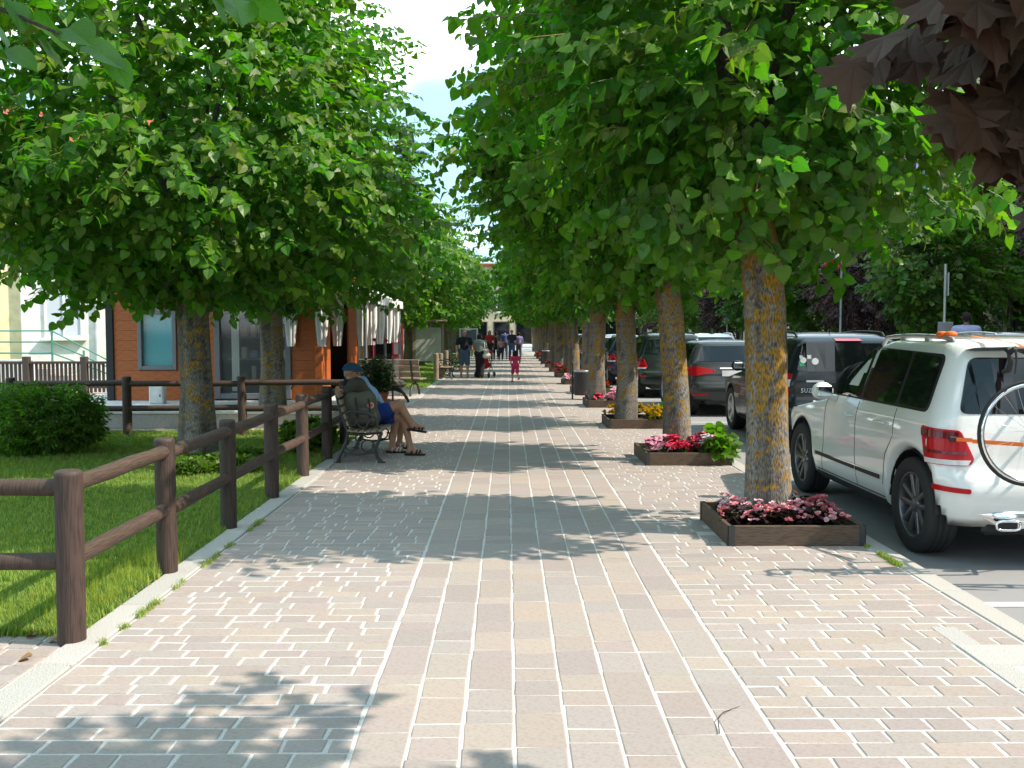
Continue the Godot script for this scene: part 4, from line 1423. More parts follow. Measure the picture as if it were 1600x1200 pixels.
func bicycle(at: Vector3):
	var t := thing("bicycle", "racing bicycle with drop handlebar hung on the white car's tailgate", "bicycle", at)
	# x runs along the bike, front wheel at -x
	var R := 0.335
	for q in [[-0.66, 0.34], [0.33, 0.34]]:
		var w := Node3D.new()
		w.name = "wheel"
		t.add_child(w, true)
		w.position = Vector3(q[0], q[1], 0)
		var ty := B.new()
		var rm := B.new()
		var c1 := []
		var c2 := []
		for k in 49:
			var a := TAU * k / 48
			c1.append(Vector3(cos(a), sin(a), 0) * R)
			c2.append(Vector3(cos(a), sin(a), 0) * (R - 0.02))
		ty.tube(c1, [0.012], 8, false)
		part("tyre", ty, M.rubber, w)
		rm.tube(c2, [0.014], 8, false)
		part("rim", rm, M.chrome, w)
		for k in 20:
			var a := TAU * k / 20
			var s := B.new()
			var d := 0.03 if k % 2 else -0.03
			s.tube([Vector3(cos(a + 0.6 * signf(d)) * 0.02, sin(a + 0.6 * signf(d)) * 0.02, d), Vector3(cos(a), sin(a), 0) * (R - 0.025)], [0.0012], 3, false)
			part("spoke", s, M.chrome, w)
		var h := B.new()
		h.tube([Vector3(0, 0, -0.05), Vector3(0, 0, 0.05)], [0.018], 10)
		part("hub", h, M.black, w)
	var pm := paint_mat("paint_bike", Color(0.45, 0.05, 0.02))
	var bb := Vector3(-0.09, 0.28, 0)
	var seat := Vector3(0.08, 0.78, 0)
	var head := Vector3(-0.52, 0.80, 0)
	var headb := Vector3(-0.545, 0.68, 0)
	var hub := Vector3(0.33, 0.34, 0)
	var fr := B.new()
	for q in [[bb, seat], [seat, head], [headb, bb], [head, headb]]: fr.tube(q, [0.016], 10)
	for z in [-0.045, 0.045]:
		fr.tube([bb, hub + Vector3(0, 0, z)], [0.010], 8)
		fr.tube([seat, hub + Vector3(0, 0, z)], [0.008], 8)
	part("frame", fr, pm, t)
	var fk := B.new()
	for z in [-0.045, 0.045]: fk.tube([headb + Vector3(0, 0, 0), headb + Vector3(-0.01, -0.03, z), Vector3(-0.60, 0.5, z), Vector3(-0.66, 0.34, z)], [0.014, 0.014, 0.011, 0.008], 8)
	part("fork", fk, M.black, t)
	# the bar is turned so that both drops lie along the bike
	var hb := B.new()
	for s in [-1.0, 1.0]:
		var o := Vector3(-0.66, 0.88, 0)
		hb.tube([o, o + Vector3(s * 0.16, 0.0, 0.02), o + Vector3(s * 0.20, 0.0, 0.05), o + Vector3(s * 0.21, -0.02, 0.11), o + Vector3(s * 0.21, -0.08, 0.13), o + Vector3(s * 0.205, -0.13, 0.10), o + Vector3(s * 0.20, -0.145, 0.03)], [0.017], 8)
	hb.tube([head, Vector3(-0.53, 0.85, 0), Vector3(-0.66, 0.88, 0)], [0.016], 8)
	part("handlebar", hb, M.black, t)
	for s in [-1.0, 1.0]:
		var lv := B.new()
		var o := Vector3(-0.66 + s * 0.21, 0.86, 0.12)
		lv.tube([o + Vector3(0, 0.0, -0.01), o + Vector3(0, 0.03, 0.06)], [0.018, 0.014], 8)
		lv.tube([o + Vector3(0, 0.02, 0.06), o + Vector3(0, -0.05, 0.075), o + Vector3(0, -0.13, 0.06)], [0.008, 0.006, 0.004], 6)
		part("brake_lever", lv, M.black, t)
	var sd := B.new()
	sd.tube([seat, Vector3(0.11, 0.93, 0)], [0.013], 8)
	sd.ball(Vector3(0.10, 0.945, 0), Vector3(0.13, 0.025, 0.05), 12)
	part("saddle", sd, M.black, t)
	var cr := B.new()
	cr.lathe([Vector2(0.002, 0.05), Vector2(0.09, 0.05), Vector2(0.09, 0.054), Vector2(0.002, 0.054)], 28, Transform3D(Basis(Vector3(1, 0, 0), PI / 2), bb))
	cr.tube([bb + Vector3(0, 0, 0.06), bb + Vector3(0.12, -0.12, 0.065)], [0.010], 6)
	cr.tube([bb + Vector3(0, 0, -0.06), bb + Vector3(-0.12, 0.12, -0.065)], [0.010], 6)
	part("crank", cr, M.steel, t)

# ---------------------------------------------------------------- benches
func iron_bench(at: Vector3, turn: float, label: String, length := 1.55) -> Node3D:
	# faces local +x, runs along z
	var t := thing("bench", label, "bench", at, turn)
	for z in [-length * 0.5 + 0.06, length * 0.5 - 0.06]:
		var b := B.new()
		var P0 := func(x: float, y: float) -> Vector3: return Vector3(x, y, z)
		b.tube([P0.call(-0.30, 0.0), P0.call(-0.26, 0.10), P0.call(-0.19, 0.24), P0.call(-0.17, 0.38), P0.call(-0.24, 0.60), P0.call(-0.30, 0.82)], [0.026, 0.022, 0.022, 0.024, 0.022, 0.018], 8)
		b.tube([P0.call(0.24, 0.0), P0.call(0.19, 0.06), P0.call(0.16, 0.16), P0.call(0.21, 0.28), P0.call(0.24, 0.37)], [0.026, 0.02, 0.02, 0.022, 0.022], 8)
		b.tube([P0.call(-0.18, 0.36), P0.call(0.0, 0.345), P0.call(0.25, 0.37)], [0.018], 8)
		b.tube([P0.call(-0.24, 0.58), P0.call(-0.12, 0.63), P0.call(0.08, 0.60), P0.call(0.18, 0.54), P0.call(0.19, 0.46), P0.call(0.24, 0.37)], [0.018, 0.02, 0.02, 0.018, 0.016, 0.016], 8)
		for s in [[-0.12, 0.22, 0.09], [0.07, 0.2, 0.085], [-0.03, 0.3, 0.05], [0.02, 0.48, 0.07], [-0.11, 0.50, 0.06]]:
			var ring := []
			for k in 13: ring.append(P0.call(s[0] + s[2] * cos(TAU * k / 13 * 1.15) * (1 - k * 0.02), s[1] + s[2] * sin(TAU * k / 13 * 1.15) * (1 - k * 0.02)))
			b.tube(ring, [0.011], 6)
		b.tube([P0.call(-0.24, 0.13), P0.call(-0.05, 0.10), P0.call(0.17, 0.13)], [0.013], 6)
		b.box(P0.call(-0.30, 0.008), Vector3(0.09, 0.016, 0.05), 0.004)
		b.box(P0.call(0.24, 0.008), Vector3(0.09, 0.016, 0.05), 0.004)
		part("iron_end", b, M.iron, t)
	for k in 6:
		var b := B.new()
		b.box(Vector3(lerpf(-0.14, 0.23, k / 5.0), 0.395 - 0.012 * sin(PI * k / 5.0), 0), Vector3(0.058, 0.026, length), 0.005)
		part("seat_slat", b, M.benchwood, t)
	for k in 5:
		var u := k / 4.0
		var b := B.new()
		b.box(Vector3(lerpf(-0.165, -0.275, u), lerpf(0.48, 0.82, u), 0), Vector3(0.026, 0.06, length), 0.005, Basis(Vector3(0, 0, 1), 0.3))
		part("back_slat", b, M.benchwood, t)
	return t

func park_bench(at: Vector3, turn: float, label: String, length := 1.7) -> Node3D:
	# slatted bench on curved black legs, faces local +x
	var t := thing("bench", label, "bench", at, turn)
	for z in [-length * 0.5 + 0.2, length * 0.5 - 0.2]:
		var b := B.new()
		b.tube([Vector3(-0.36, 0.015, z), Vector3(-0.30, 0.16, z), Vector3(-0.17, 0.28, z), Vector3(0.05, 0.30, z), Vector3(0.22, 0.24, z), Vector3(0.32, 0.12, z), Vector3(0.36, 0.015, z)], [0.03], 8)
		b.tube([Vector3(0.28, 0.38, z), Vector3(-0.1, 0.36, z), Vector3(-0.2, 0.42, z), Vector3(-0.34, 0.86, z)], [0.024], 8)
		b.tube([Vector3(0.05, 0.30, z), Vector3(0.05, 0.37, z)], [0.025], 8)
		part("leg", b, M.iron, t)
	for k in 4:
		var b := B.new()
		b.box(Vector3(lerpf(-0.12, 0.26, k / 3.0), 0.41, 0), Vector3(0.105, 0.035, length), 0.006)
		part("seat_slat", b, M.benchwood, t)
	for k in 3:
		var u := k / 2.0
		var b := B.new()
		b.box(Vector3(lerpf(-0.19, -0.31, u), lerpf(0.53, 0.83, u), 0), Vector3(0.03, 0.125, length), 0.006, Basis(Vector3(0, 0, 1), 0.32))
		part("back_slat", b, M.benchwood, t)
	return t

# ---------------------------------------------------------------- kiosk and what stands round it
func build_kiosk():
	rng.seed = 31
	var d := 18.0
	var k := thing("kiosk", "orange-brown timber kiosk with grey window frames and teal blind", "kiosk", P(-5.45, 0, d + 2.2))
	var o := k.position
	var pl := B.new()
	pl.box(P(-5.6, 0.12, 19.2) - o, Vector3(5.4, 0.24, 7.2), 0.012)
	part("platform", pl, M.concrete, k)
	var cap := B.new()
	cap.box(P(-5.6, 0.2625, 19.2) - o, Vector3(5.44, 0.045, 7.24), 0.008)
	part("platform_edge", cap, M.whitewall, k)
	var h0 := 0.29
	# cladding boards, one by one
	var y := h0
	while y < 3.2:
		var segs := [[-7.36, -6.90], [-6.18, -5.47], [-4.05, -3.60]]
		if y < 0.85: segs = [[-7.36, -5.47], [-4.05, -3.60]]
		elif y > 2.35: segs = [[-7.36, -3.60]]
		for s in segs:
			var b := B.new()
			b.col = jit(Color.WHITE, 0.06)
			b.box(P((s[0] + s[1]) * 0.5, y + 0.0925, d) - o, Vector3(s[1] - s[0] - 0.004, 0.185, 0.04), 0.002)
			part("plank", b, M.kioskwood, k)
		for s in [[18.1, 19.0], [21.2, 22.4]] if y < 2.3 else [[18.1, 22.4]]:
			var b := B.new()
			b.col = jit(Color.WHITE, 0.06)
			b.box(P(-3.52, y + 0.0925, (s[0] + s[1]) * 0.5) - o, Vector3(0.04, 0.185, s[1] - s[0] - 0.004), 0.002)
			part("plank", b, M.kioskwood, k)
		y += 0.187
	for x in [-7.42, -3.53]:
		var b := B.new()
		b.box(P(x, 1.75, d - 0.01) - o, Vector3(0.14, 2.92, 0.10), 0.01)
		part("corner_post", b, M.black if x < -7 else M.kioskwood, k)
	var iw := B.new()
	iw.box(P(-5.45, 1.75, 22.45) - o, Vector3(3.95, 2.92, 0.08))
	iw.box(P(-7.40, 1.75, 20.2) - o, Vector3(0.08, 2.92, 4.4))
	iw.box(P(-5.45, 0.295, 20.2) - o, Vector3(3.85, 0.02, 4.4))
	iw.box(P(-5.0, 1.75, 19.3) - o, Vector3(1.9, 2.92, 0.05))
	part("inner_wall", iw, mat("kioskin", Color(0.10, 0.085, 0.075), 0.9), k)
	var rf := B.new()
	rf.box(P(-5.45, 3.28, 20.1) - o, Vector3(4.7, 0.16, 5.4), 0.02)
	part("roof", rf, M.greyframe, k)
	for w in [[-6.90, -6.18, 0.86, 2.36, 0.075, 1.93], [-5.47, -4.05, 0.32, 2.42, 0.10, 0.0]]:
		var f := B.new()
		var fw: float = w[4]
		f.box(P(w[0] + fw * 0.5, (w[2] + w[3]) * 0.5, d - 0.015) - o, Vector3(fw, w[3] - w[2], 0.1), 0.006)
		f.box(P(w[1] - fw * 0.5, (w[2] + w[3]) * 0.5, d - 0.015) - o, Vector3(fw, w[3] - w[2], 0.1), 0.006)
		f.box(P((w[0] + w[1]) * 0.5, w[2] + fw * 0.5, d - 0.015) - o, Vector3(w[1] - w[0] - fw * 2 - 0.002, fw, 0.098), 0.006)
		f.box(P((w[0] + w[1]) * 0.5, w[3] - fw * 0.5, d - 0.015) - o, Vector3(w[1] - w[0] - fw * 2 - 0.002, fw, 0.098), 0.006)
		if w[5] > 0: f.box(P((w[0] + w[1]) * 0.5, w[5], d - 0.015) - o, Vector3(w[1] - w[0] - fw * 2 - 0.002, fw, 0.096), 0.006)
		var fm := part("window_frame", f, M.greyframe, k)
		var g := B.new()
		g.box(P((w[0] + w[1]) * 0.5, (w[2] + w[3]) * 0.5, d + 0.005) - o, Vector3(w[1] - w[0] - fw, w[3] - w[2] - fw, 0.006))
		part("pane", g, M.pane, fm)
		if w[5] > 0:
			var bl := B.new()
			bl.box(P((w[0] + w[1]) * 0.5, (w[2] + w[5]) * 0.5, d + 0.05) - o, Vector3(w[1] - w[0] - fw, w[5] - w[2] - fw, 0.01))
			part("blind", bl, M.teal, fm, "closed teal blind behind the small window")
	# shelves and sheer curtains behind the large pane
	for q in 4:
		var s := B.new()
		s.box(P(-4.76, 0.62 + q * 0.42, d + 0.75) - o, Vector3(1.3, 0.03, 0.4), 0.003)
		part("shelf", s, M.greyframe, k)
	for x in [-5.20, -4.62]:
		var c := B.new()
		var rows := []
		for i in 2:
			var row := PackedVector3Array()
			for j in 17: row.append(P(x + j * 0.009, 0.45 + i * 1.8, d + 0.12 + 0.015 * sin(j * 1.6)) - o)
			rows.append(row)
		c.grid(rows)
		part("curtain", c, mat("sheer", Color(0.6, 0.6, 0.58), 0.95), k)
	var sizes := [[0.10, 0.22], [0.14, 0.16], [0.08, 0.27], [0.18, 0.12]]
	for q in 4:
		for j in 7:
			var sz: Array = sizes[rng.randi() % 4]
			var b := B.new()
			b.col = [Color(0.5, 0.05, 0.04), Color(0.5, 0.45, 0.35), Color(0.04, 0.10, 0.3), Color(0.6, 0.6, 0.58), Color(0.5, 0.3, 0.05), Color(0.05, 0.2, 0.08), Color(0.06, 0.06, 0.07)][rng.randi() % 7]
			b.box(Vector3(0, sz[1] * 0.5, 0), Vector3(sz[0], sz[1], 0.12), 0.006)
			single("packet", b, M.gloss, "small packet on the shelves behind the kiosk's large window", "packet", "packets on the kiosk shelves", P(-5.3 + j * 0.18, 0.636 + q * 0.42, d + 0.75))
	# white tied-back drapes and awning of the terrace beside the kiosk
	var a := thing("terrace_awning", "white terrace awning with hanging drapes beside the timber kiosk", "awning", P(-3.0, 0, 21.0))
	var ao := a.position
	var cl := B.new()
	var rows := []
	for i in 5:
		var row := PackedVector3Array()
		for j in 9: row.append(P(-3.48 + 0.85 * i / 4.0, 2.66 - 0.35 * i / 4.0 - 0.02 * sin(j * PI / 2), 18.2 + j * 0.75) - ao)
		rows.append(row)
	cl.grid(rows, false, true)
	for i in 8:
		var z0 := 18.2 + i * 0.75
		for s in 3: cl.quad(P(-2.63, 2.31, z0 + s * 0.25) - ao, P(-2.63, 2.31, z0 + s * 0.25 + 0.25) - ao, P(-2.62, 2.13, z0 + s * 0.25 + 0.24) - ao, P(-2.62, 2.13, z0 + s * 0.25 + 0.01) - ao)
	part("canopy", cl, M.white, a)
	for q in [[-2.70, 18.3], [-2.70, 21.2], [-2.70, 24.1]]:
		var b := B.new()
		b.tube([P(q[0], 0.004, q[1]) - ao, P(q[0], 2.3, q[1]) - ao], [0.03], 8)
		part("post", b, M.greyframe, a)
	for q in [[-3.45, 17.86], [-3.25, 18.35], [-2.78, 18.4], [-2.78, 19.6], [-2.78, 20.9], [-2.80, 22.4], [-4.02, 17.86], [-2.80, 23.8]]:
		var b := B.new()
		var rws := []
		for i in 11:
			var u := i / 10.0
			var row := PackedVector3Array()
			var w := 0.16 if u > 0.45 else lerpf(0.10, 0.16, u / 0.45)
			for j in 29:
				var ang := TAU * j / 28.0
				var r := w * (0.75 + 0.25 * sin(ang * 7))
				row.append(P(q[0] + r * cos(ang) * 0.8, 1.30 + u * 1.0, q[1] + r * sin(ang) * 0.45) - ao)
			rws.append(row)
		b.grid(rws, false, true)
		part("drape", b, M.white, a)
	# low glazed wall of the terrace
	var tw := thing("terrace_screen", "low glass screen with grey frame along the terrace", "screen", P(-2.62, 0.004, 20.5))
	for i in 4:
		var g := B.new()
		g.box(Vector3(0, 0.55, -2.1 + i * 1.4), Vector3(0.01, 0.8, 1.3))
		part("pane", g, M.pane, tw)
		var f := B.new()
		f.box(Vector3(0, 0.5, -2.78 + i * 1.4), Vector3(0.04, 1.0, 0.05), 0.005)
		part("post", f, M.greyframe, tw)
	var vm := thing("vending_machine", "red drinks vending machine on the terrace beside the kiosk", "vending machine", P(-3.25, 0.004, 26.2))
	var vb := B.new()
	vb.box(Vector3(0, 0.9, 0), Vector3(0.75, 1.8, 0.7), 0.03)
	part("body", vb, mat("vendred", Color(0.45, 0.012, 0.02), 0.35), vm)
	var vp := B.new()
	vp.box(Vector3(-0.08, 1.05, 0.352), Vector3(0.45, 1.2, 0.012), 0.003)
	part("front_panel", vp, M.glass_dark, vm)
	var vs := B.new()
	vs.box(Vector3(0.25, 1.1, 0.354), Vector3(0.12, 0.3, 0.014), 0.003)
	part("coin_panel", vs, M.satin, vm)
	# white metal box on the platform
	var cb := thing("meter_cabinet", "small white metal cabinet standing on the kiosk platform", "cabinet", P(-6.27, 0.285, 17.2))
	var c1 := B.new()
	c1.box(Vector3(0, 0.17, 0), Vector3(0.26, 0.34, 0.16), 0.012)
	part("body", c1, M.white, cb)
	var c2 := B.new()
	c2.box(Vector3(0, 0.17, 0.084), Vector3(0.22, 0.30, 0.01), 0.003)
	var cd := part("door", c2, M.white, cb)
	var c3 := B.new()
	c3.box(Vector3(0.07, 0.15, 0.094), Vector3(0.015, 0.05, 0.014), 0.003)
	part("handle", c3, M.iron, cd)
	# roses in a terracotta pot
	var pot := thing("flower_pot", "tall terracotta pot holding the rose bush", "flower pot", P(-2.70, 0.004, 19.6 - 2.2))
	pot.position = P(-2.36, 0.004, 17.6)
	var pb := B.new()
	pb.lathe([Vector2(0.004, 0.0), Vector2(0.105, 0.0), Vector2(0.165, 0.40), Vector2(0.18, 0.41), Vector2(0.18, 0.46), Vector2(0.165, 0.465), Vector2(0.155, 0.42), Vector2(0.003, 0.42)], 30)
	part("body", pb, M.terracotta, pot)
	var ps := B.new()
	ps.lathe([Vector2(0.156, 0.424), Vector2(0.003, 0.43)], 20)
	part("soil", ps, M.soil, pot)
	var sp := spray_mesh(LIME, 0.05, 7, 0.16, M.leaf, Color(0.045, 0.09, 0.03), Color(0.09, 0.16, 0.05))
	var rb := bush("rose_bush", "leafy rose bush with two red roses in the terracotta pot", "rose bush", P(-2.40, 0.43, 17.6), Vector3(0.36, 0.36, 0.36), 300, sp, Color.WHITE, 1.0, 77)
	for q in [[-0.02, 0.96, 0.1], [0.16, 0.94, -0.1]]:
		var st := B.new()
		st.tube([Vector3(q[0] * 0.3, 0.3, q[2] * 0.4), Vector3(q[0], q[1], q[2])], [0.006, 0.004], 5)
		part("flower_stem", st, M.limb, rb)
		var r := B.new()
		for m in 14:
			r.col = jit(Color(0.60, 0.012, 0.03), 0.2)
			add_leaf(r, [Vector2(0, 0), Vector2(0.5, 0.35), Vector2(0.55, 0.8), Vector2(0, 1.0)], 0.065, 0.3, -0.3, Transform3D(Basis(Vector3.UP, m * 2.4) * Basis(Vector3.RIGHT, -1.5 + 0.08 * m), Vector3(q[0], q[1], q[2])))
		part("rose", r, M.petal, rb)

func build_house():
	rng.seed = 32
	# pale yellow house behind the hedge
	var h := thing("house", "pale yellow house with white window bay and red tiled roof", "house", P(-15, 0, 31))
	h.rotation.y = 0.40
	var o := h.position
	var w := B.new()
	w.box(P(-16, 3.6, 34) - o, Vector3(16, 7.6, 8))
	part("wall", w, M.plaster, h)
	var wb := B.new()
	wb.box(P(-14.2, 2.2, 29.9) - o, Vector3(2.6, 4.6, 0.24), 0.02)
	wb.box(P(-18.5, 3.4, 29.8) - o, Vector3(4.2, 6.8, 0.5), 0.02)
	part("white_bay", wb, M.whitewall, h)
	for q in [[-14.3, 2.2, 1.1, 1.7], [-18.2, 2.2, 1.2, 1.9], [-14.3, 5.2, 1.0, 1.5], [-11.5, 5.2, 1.0, 1.5]]:
		var f := B.new()
		var zz := 29.74 if q[0] > -15 else 29.51
		if q[0] > -13 or q[1] > 4: zz = 29.96
		if q[0] == -14.3 and q[1] < 4: zz = 29.76
		for s in [-1, 1]:
			f.box(P(q[0] + s * (q[2] * 0.5 - 0.04), q[1], zz) - o, Vector3(0.08, q[3], 0.1), 0.008)
			f.box(P(q[0], q[1] + s * (q[3] * 0.5 - 0.04), zz) - o, Vector3(q[2] - 0.17, 0.08, 0.098), 0.008)
		f.box(P(q[0], q[1], zz) - o, Vector3(0.05, q[3] - 0.17, 0.09), 0.008)
		var fm := part("window", f, M.white, h)
		var g := B.new()
		g.box(P(q[0], q[1], zz + 0.02) - o, Vector3(q[2] - 0.12, q[3] - 0.12, 0.03))
		part("pane", g, mat("housepane", Color(0.45, 0.5, 0.56), 0.08), fm)
		var sl := B.new()
		sl.box(P(q[0], q[1] - q[3] * 0.5 - 0.04, zz - 0.08) - o, Vector3(q[2] + 0.2, 0.07, 0.26), 0.01)
		part("sill", sl, M.whitewall, fm)
	var dp := B.new()
	dp.tube([P(-13.35, 0, 29.7) - o, P(-13.35, 7.3, 29.7) - o], [0.06], 10)
	part("downpipe", dp, M.whitewall, h)
	var r := B.new()
	var e0 := P(-24.6, 7.3, 29.2) - o
	var e1 := P(-7.4, 7.3, 29.2) - o
	var r0 := P(-24.6, 9.2, 34) - o
	var r1 := P(-7.4, 9.2, 34) - o
	var b0 := P(-24.6, 7.3, 38.8) - o
	var b1 := P(-7.4, 7.3, 38.8) - o
	r.quad(e0, e1, r1, r0)
	r.quad(r0, r1, b1, b0)
	r.quad(e0 - Vector3(0, 0.18, 0), e1 - Vector3(0, 0.18, 0), e1, e0)
	r.tri(e1, b1, r1)
	r.tri(e0, r0, b0)
	r.quad(b0, b1, e1 - Vector3(0, 0.18, 0), e0 - Vector3(0, 0.18, 0))
	part("roof", r, M.roof, h)
	for k in 26:
		var tl := B.new()
		var s := e0.lerp(e1, (k + 0.5) / 26.0)
		tl.tube([s + Vector3(0, 0.03, 0.05), s + Vector3(0, 1.93, -4.8)], [0.13, 0.13], 6)
		part("tile_course", tl, M.roof, h)
	# dark picket fence in front of it
	var f := thing("picket_fence", "dark brown picket fence between the hedge and the yellow house", "fence", P(-11.5, 0, 24.2))
	for k in 54:
		var b := B.new()
		b.col = jit(Color.WHITE, 0.2)
		b.box(Vector3(-3.4 + k * 0.105, 0.42, 0), Vector3(0.07, 0.76, 0.022), 0.004)
		part("picket", b, M.darkwood, f)
	for k in 5:
		var b := B.new()
		b.box(Vector3(-3.5 + k * 1.45, 0.47, 0.0), Vector3(0.16, 0.94, 0.16), 0.012)
		part("post", b, M.darkwood, f)
	for y in [0.18, 0.79]:
		var b := B.new()
		b.box(Vector3(-0.6, y, -0.03 if y < 0.5 else 0.0), Vector3(5.9, 0.07 if y < 0.5 else 0.06, 0.035 if y < 0.5 else 0.13), 0.006)
		part("rail", b, M.darkwood, f)
	# green stair railing
	var g := thing("stair_railing", "green metal stair railing in front of the yellow house", "railing", P(-12.3, 0.004, 26.0))
	for q in [[-2.2, 0.0, 1.6], [0.0, 0.0, 1.6], [0.85, 0.0, 1.05], [2.0, 0.0, 0.55]]:
		var b := B.new()
		b.tube([Vector3(q[0], q[1], 0), Vector3(q[0], q[2], 0)], [0.03], 8)
		part("post", b, M.railgreen, g)
	for k in 4:
		var b := B.new()
		b.tube([Vector3(-2.2, 1.58 - k * 0.3, 0), Vector3(0, 1.58 - k * 0.3, 0), Vector3(2.0, 0.52 - k * 0.15, 0)] if k < 3 else [Vector3(-2.2, 0.7, 0), Vector3(0, 0.7, 0)], [0.02], 8)
		part("rail", b, M.railgreen, g)
	var st := thing("stairs", "concrete stairs with white side wall before the yellow house", "stairs", P(-13.0, 0.004, 27.2))
	for k in 4:
		var b := B.new()
		b.box(Vector3(-0.4 - k * 0.25, 0.09 + k * 0.18, 0), Vector3(3.6 - k * 0.5, 0.178, 1.4), 0.01)
		part("step", b, M.concrete, st)
	var sw := B.new()
	sw.box(Vector3(-1.1, 0.40, 0.78), Vector3(2.2, 0.8, 0.12), 0.01)
	part("side_wall", sw, M.whitewall, st)

func facade(called: String, label: String, at: Vector3, length: float, height: float, m: Material, face: float, dark_ground: bool, seed_: int):
	# street front along z, facing local -x
	rng.seed = seed_
	var t := thing(called, label, "building", at, face)
	var b := B.new()
	b.box(Vector3(4, height * 0.5, 0), Vector3(8, height, length))
	part("wall", b, m, t)
	var rf := B.new()
	rf.box(Vector3(3.8, height + 0.15, 0), Vector3(9.2, 0.3, length + 0.8), 0.03)
	part("roof", rf, M.roof, t)
	var n := int(length / 2.6)
	for f in int(height / 3.0):
		for k in n:
			var z := -length * 0.5 + (k + 0.5) * length / n
			var y := 1.5 + f * 3.0 + (0.1 if f else -0.2)
			var hh := 1.7 if f else 2.4
			var ww := 1.0 if f else 1.7
			var w := B.new()
			w.box(Vector3(-0.01, y, z), Vector3(0.06, hh, ww), 0.0)
			var wo := part("window", w, M.glass_dark, t)
			var fr := B.new()
			for s in [-1, 1]:
				fr.box(Vector3(-0.04, y, z + s * (ww * 0.5 + 0.05)), Vector3(0.14, hh + 0.2, 0.12), 0.01)
				fr.box(Vector3(-0.04, y + s * (hh * 0.5 + 0.05), z), Vector3(0.139, 0.12, ww - 0.02), 0.01)
			part("frame", fr, M.whitewall if f else M.darkwood, wo)
			if f and rng.randf() < 0.6:
				for s in [-1, 1]:
					var sh := B.new()
					sh.box(Vector3(-0.08, y, z + s * (ww * 0.75 + 0.1)), Vector3(0.04, hh, ww * 0.5), 0.005)
					part("shutter", sh, M.darkwood, wo)
	if dark_ground:
		for k in int(length / 5.2):
			var z := -length * 0.5 + 2.6 + k * 5.2
			for q in 9:
				var s := B.new()
				s.col = jit(Color(1.0, 0.96, 0.88), 0.12)
				s.box(Vector3(-0.35, 0.19 + q * 0.33, z), Vector3(0.55, 0.315, 0.55), 0.02)
				part("pillar_stone", s, M.beige, t)
		var bal := B.new()
		bal.box(Vector3(-0.7, 3.15, 0), Vector3(1.5, 0.22, length), 0.02)
		part("balcony", bal, M.concrete, t)
	return t

func sign_post(label: String, at: Vector3, h: float, boards: Array):
	var t := thing("road_sign", label, "sign", at)
	var b := B.new()
	b.tube([Vector3.ZERO, Vector3(0, h, 0)], [0.03], 8)
	part("pole", b, M.satin, t)
	for q in boards:
		var s := B.new()
		s.box(Vector3(0, q[0], 0.045), Vector3(q[1], q[2], 0.012), 0.004)
		var bo := part("board", s, M.white if q[3] else M.satin, t)
		bo.rotation.y = q[4]
		if q[3]:
			var c := B.new()
			var ring := PackedVector2Array()
			for k in 20: ring.append(Vector2(cos(TAU * k / 20), sin(TAU * k / 20)) * q[1] * 0.36)
			c.col = Color(0.02, 0.05, 0.3)
			c.plate(ring, 0.003, Transform3D(Basis.IDENTITY, Vector3(0, q[0] + q[2] * 0.15, 0.052)))
			part("symbol", c, M.tint, bo)

